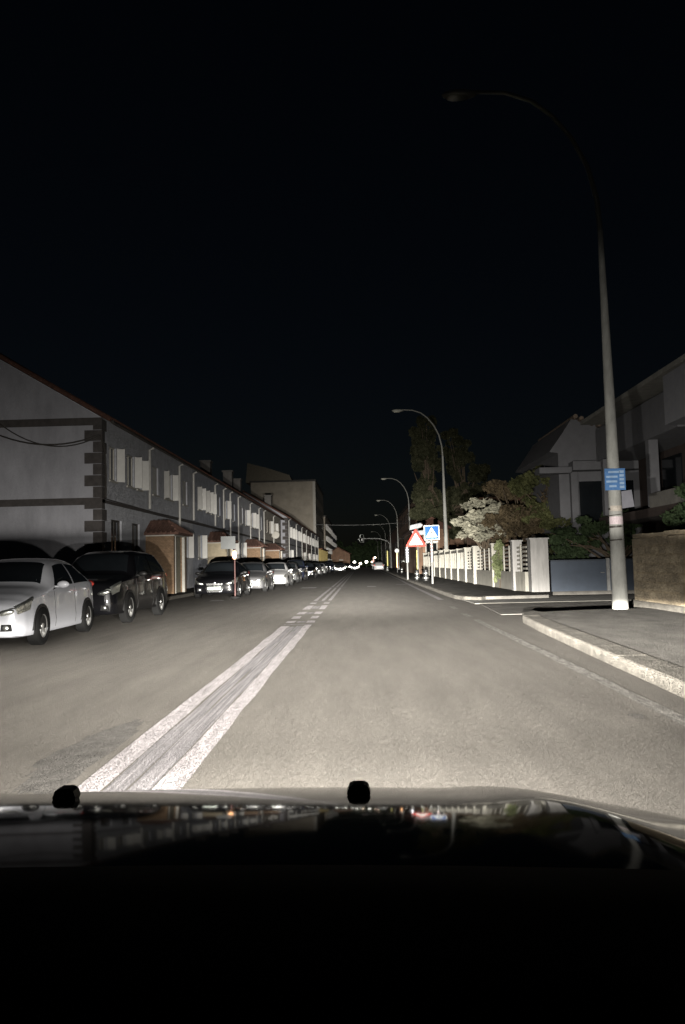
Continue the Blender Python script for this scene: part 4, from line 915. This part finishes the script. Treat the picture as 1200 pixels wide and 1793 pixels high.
# ------------------------------------------------------------------ right side buildings
br = far_block(7.3, 100, 150, 9.4, brown_wall, 'reddish brown building behind the triangle warning sign', 22, side=-1)
far_block(7.6, 155, 205, 8.2, brick_red, 'brick building further along behind the row of street lamps', 24, side=-1)
far_block(8.2, 215, 300, 8.0, cream_wall, 'faint pale building at the far right end of the street', 26, side=-1)
gh_ = empty('garden_house', (5.5, 76, .1), 0, 'small brown brick outbuilding behind the yellow post', 'building')
b = MB(); b.box((0, 0, 0), (3.2, 20, 4.4)); b.build('wall', brown_wall, gh_)
b = MB(); b.prism([(-.25, 4.4), (3.5, 4.4), (3.5, 4.55), (1.6, 5.6), (-.25, 4.55)], 'y', -.3, 20.2); b.build('roof', tile_m, gh_)
b = MB(); b.box((.9, -.05, 1.9), (2.1, .02, 3.1)); b.build('window_frame', trim_m, gh_)
b = MB(); b.box((1.0, -.06, 2.0), (2.0, -.051, 3.0)); b.build('window', dark_glass, gh_)
# big white villa on the right
V = empty('villa', (9.2, 20.5, .1), 0, 'white two-storey villa with balcony band and columns at the right edge', 'house')
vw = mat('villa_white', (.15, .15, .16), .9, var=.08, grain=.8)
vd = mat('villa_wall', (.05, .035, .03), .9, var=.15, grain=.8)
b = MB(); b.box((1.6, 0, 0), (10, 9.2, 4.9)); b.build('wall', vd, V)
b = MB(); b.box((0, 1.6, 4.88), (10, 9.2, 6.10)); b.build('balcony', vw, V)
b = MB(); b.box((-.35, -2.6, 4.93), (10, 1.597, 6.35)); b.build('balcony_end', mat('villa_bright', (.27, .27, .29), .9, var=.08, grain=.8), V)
b = MB(); b.box((-.5, -2.8, 6.35), (10, 9.4, 6.50)); b.build('coping', mat('villa_coping', (.28, .27, .24), .9), V)
b = MB(); b.prism([(.9, 6.5), (9.8, 6.5), (9.8, 6.62), (5.2, 8.4), (.9, 6.62)], 'y', -2, 9); b.build('roof', tile_m, V)
for yy in (4.1, 8.7, -.5):
    b = MB(); b.box((.04, yy - .14, 2.75), (.34, yy + .14, 4.88)); b.build('column', vw, V)
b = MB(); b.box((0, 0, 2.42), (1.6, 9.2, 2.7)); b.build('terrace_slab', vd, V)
b = MB(); b.box((0, 1.0, 2.7), (.10, 4.0, 3.15)); b.build('terrace_parapet', mat('villa_parapet', (.2, .19, .17), .9, grain=.8), V)
for yy in (1.2, 5.2):
    b = MB(); b.box((1.55, yy, 2.8), (1.63, yy + 1.6, 4.6)); b.build('window', dark_glass, V)
W2 = empty('villa_wing', (8.2, 31.5, .1), 0, 'smaller white gabled wing behind the nearest lamp pole', 'house')
b = MB(); b.prism([(0, 0), (7, 0), (7, 5.2), (3.5, 5.3), (2.6, 6.5), (.6, 6.9), (.2, 6.3), (-.35, 5.55), (0, 5.5)], 'y', 0, 7); b.build('wall', vw, W2)
b = MB()
for k in range(9): b.tube([(.7 + k * .24, -.3, 6.95 - k * .09), (.7 + k * .24, 6, 6.95 - k * .09)], .10, 6)
b.build('tile_edge', mat('villa_tile', (.22, .17, .13), .85, var=.3, vscale=9), W2)
MB().box((-.9, -.5, 4.62), (.4, .3, 4.86)).build('beam', vw, W2); MB().box((.4, -.7, 4.7), (6, -.02, 5.06)).build('beam', vw, W2)
b = MB(); b.box((.35, -.5, 2.6), (.62, -.25, 4.65)); b.build('column', vw, W2)
b = MB(); b.box((.8, -.03, 2.4), (3.0, .02, 4.3)); b.build('window', dark_glass, W2)
# garden roof edge sloping behind the shrubs
gr = empty('lean_to_roof', (7.6, 46, .1), 0, 'low sloping roof behind the russet shrub', 'building')
b = MB(); b.prism([(0, 0), (6, 0), (6, 5.9), (0, 4.0)], 'y', 0, 9); b.build('wall', brown_wall, gr)
b = MB(); b.prism([(-.3, 3.95), (6.2, 5.95), (6.2, 6.15), (-.3, 4.15)], 'y', -.4, 9.3); b.build('roof', tile_m, gr)
# far end of the street: dark trees as one wood
wb = MB(); wb.keep = True
leaves(wb, [((x, 330 + random.uniform(0, 20), random.uniform(3, 6)), (random.uniform(4, 8), 5, random.uniform(3.5, 6.5))) for x in range(-30, 40, 4)], 12000, .9)
tag(wb.build('far_wood', dgreen), 'dark mass of trees closing the far end of the street', 'trees', kind='stuff')
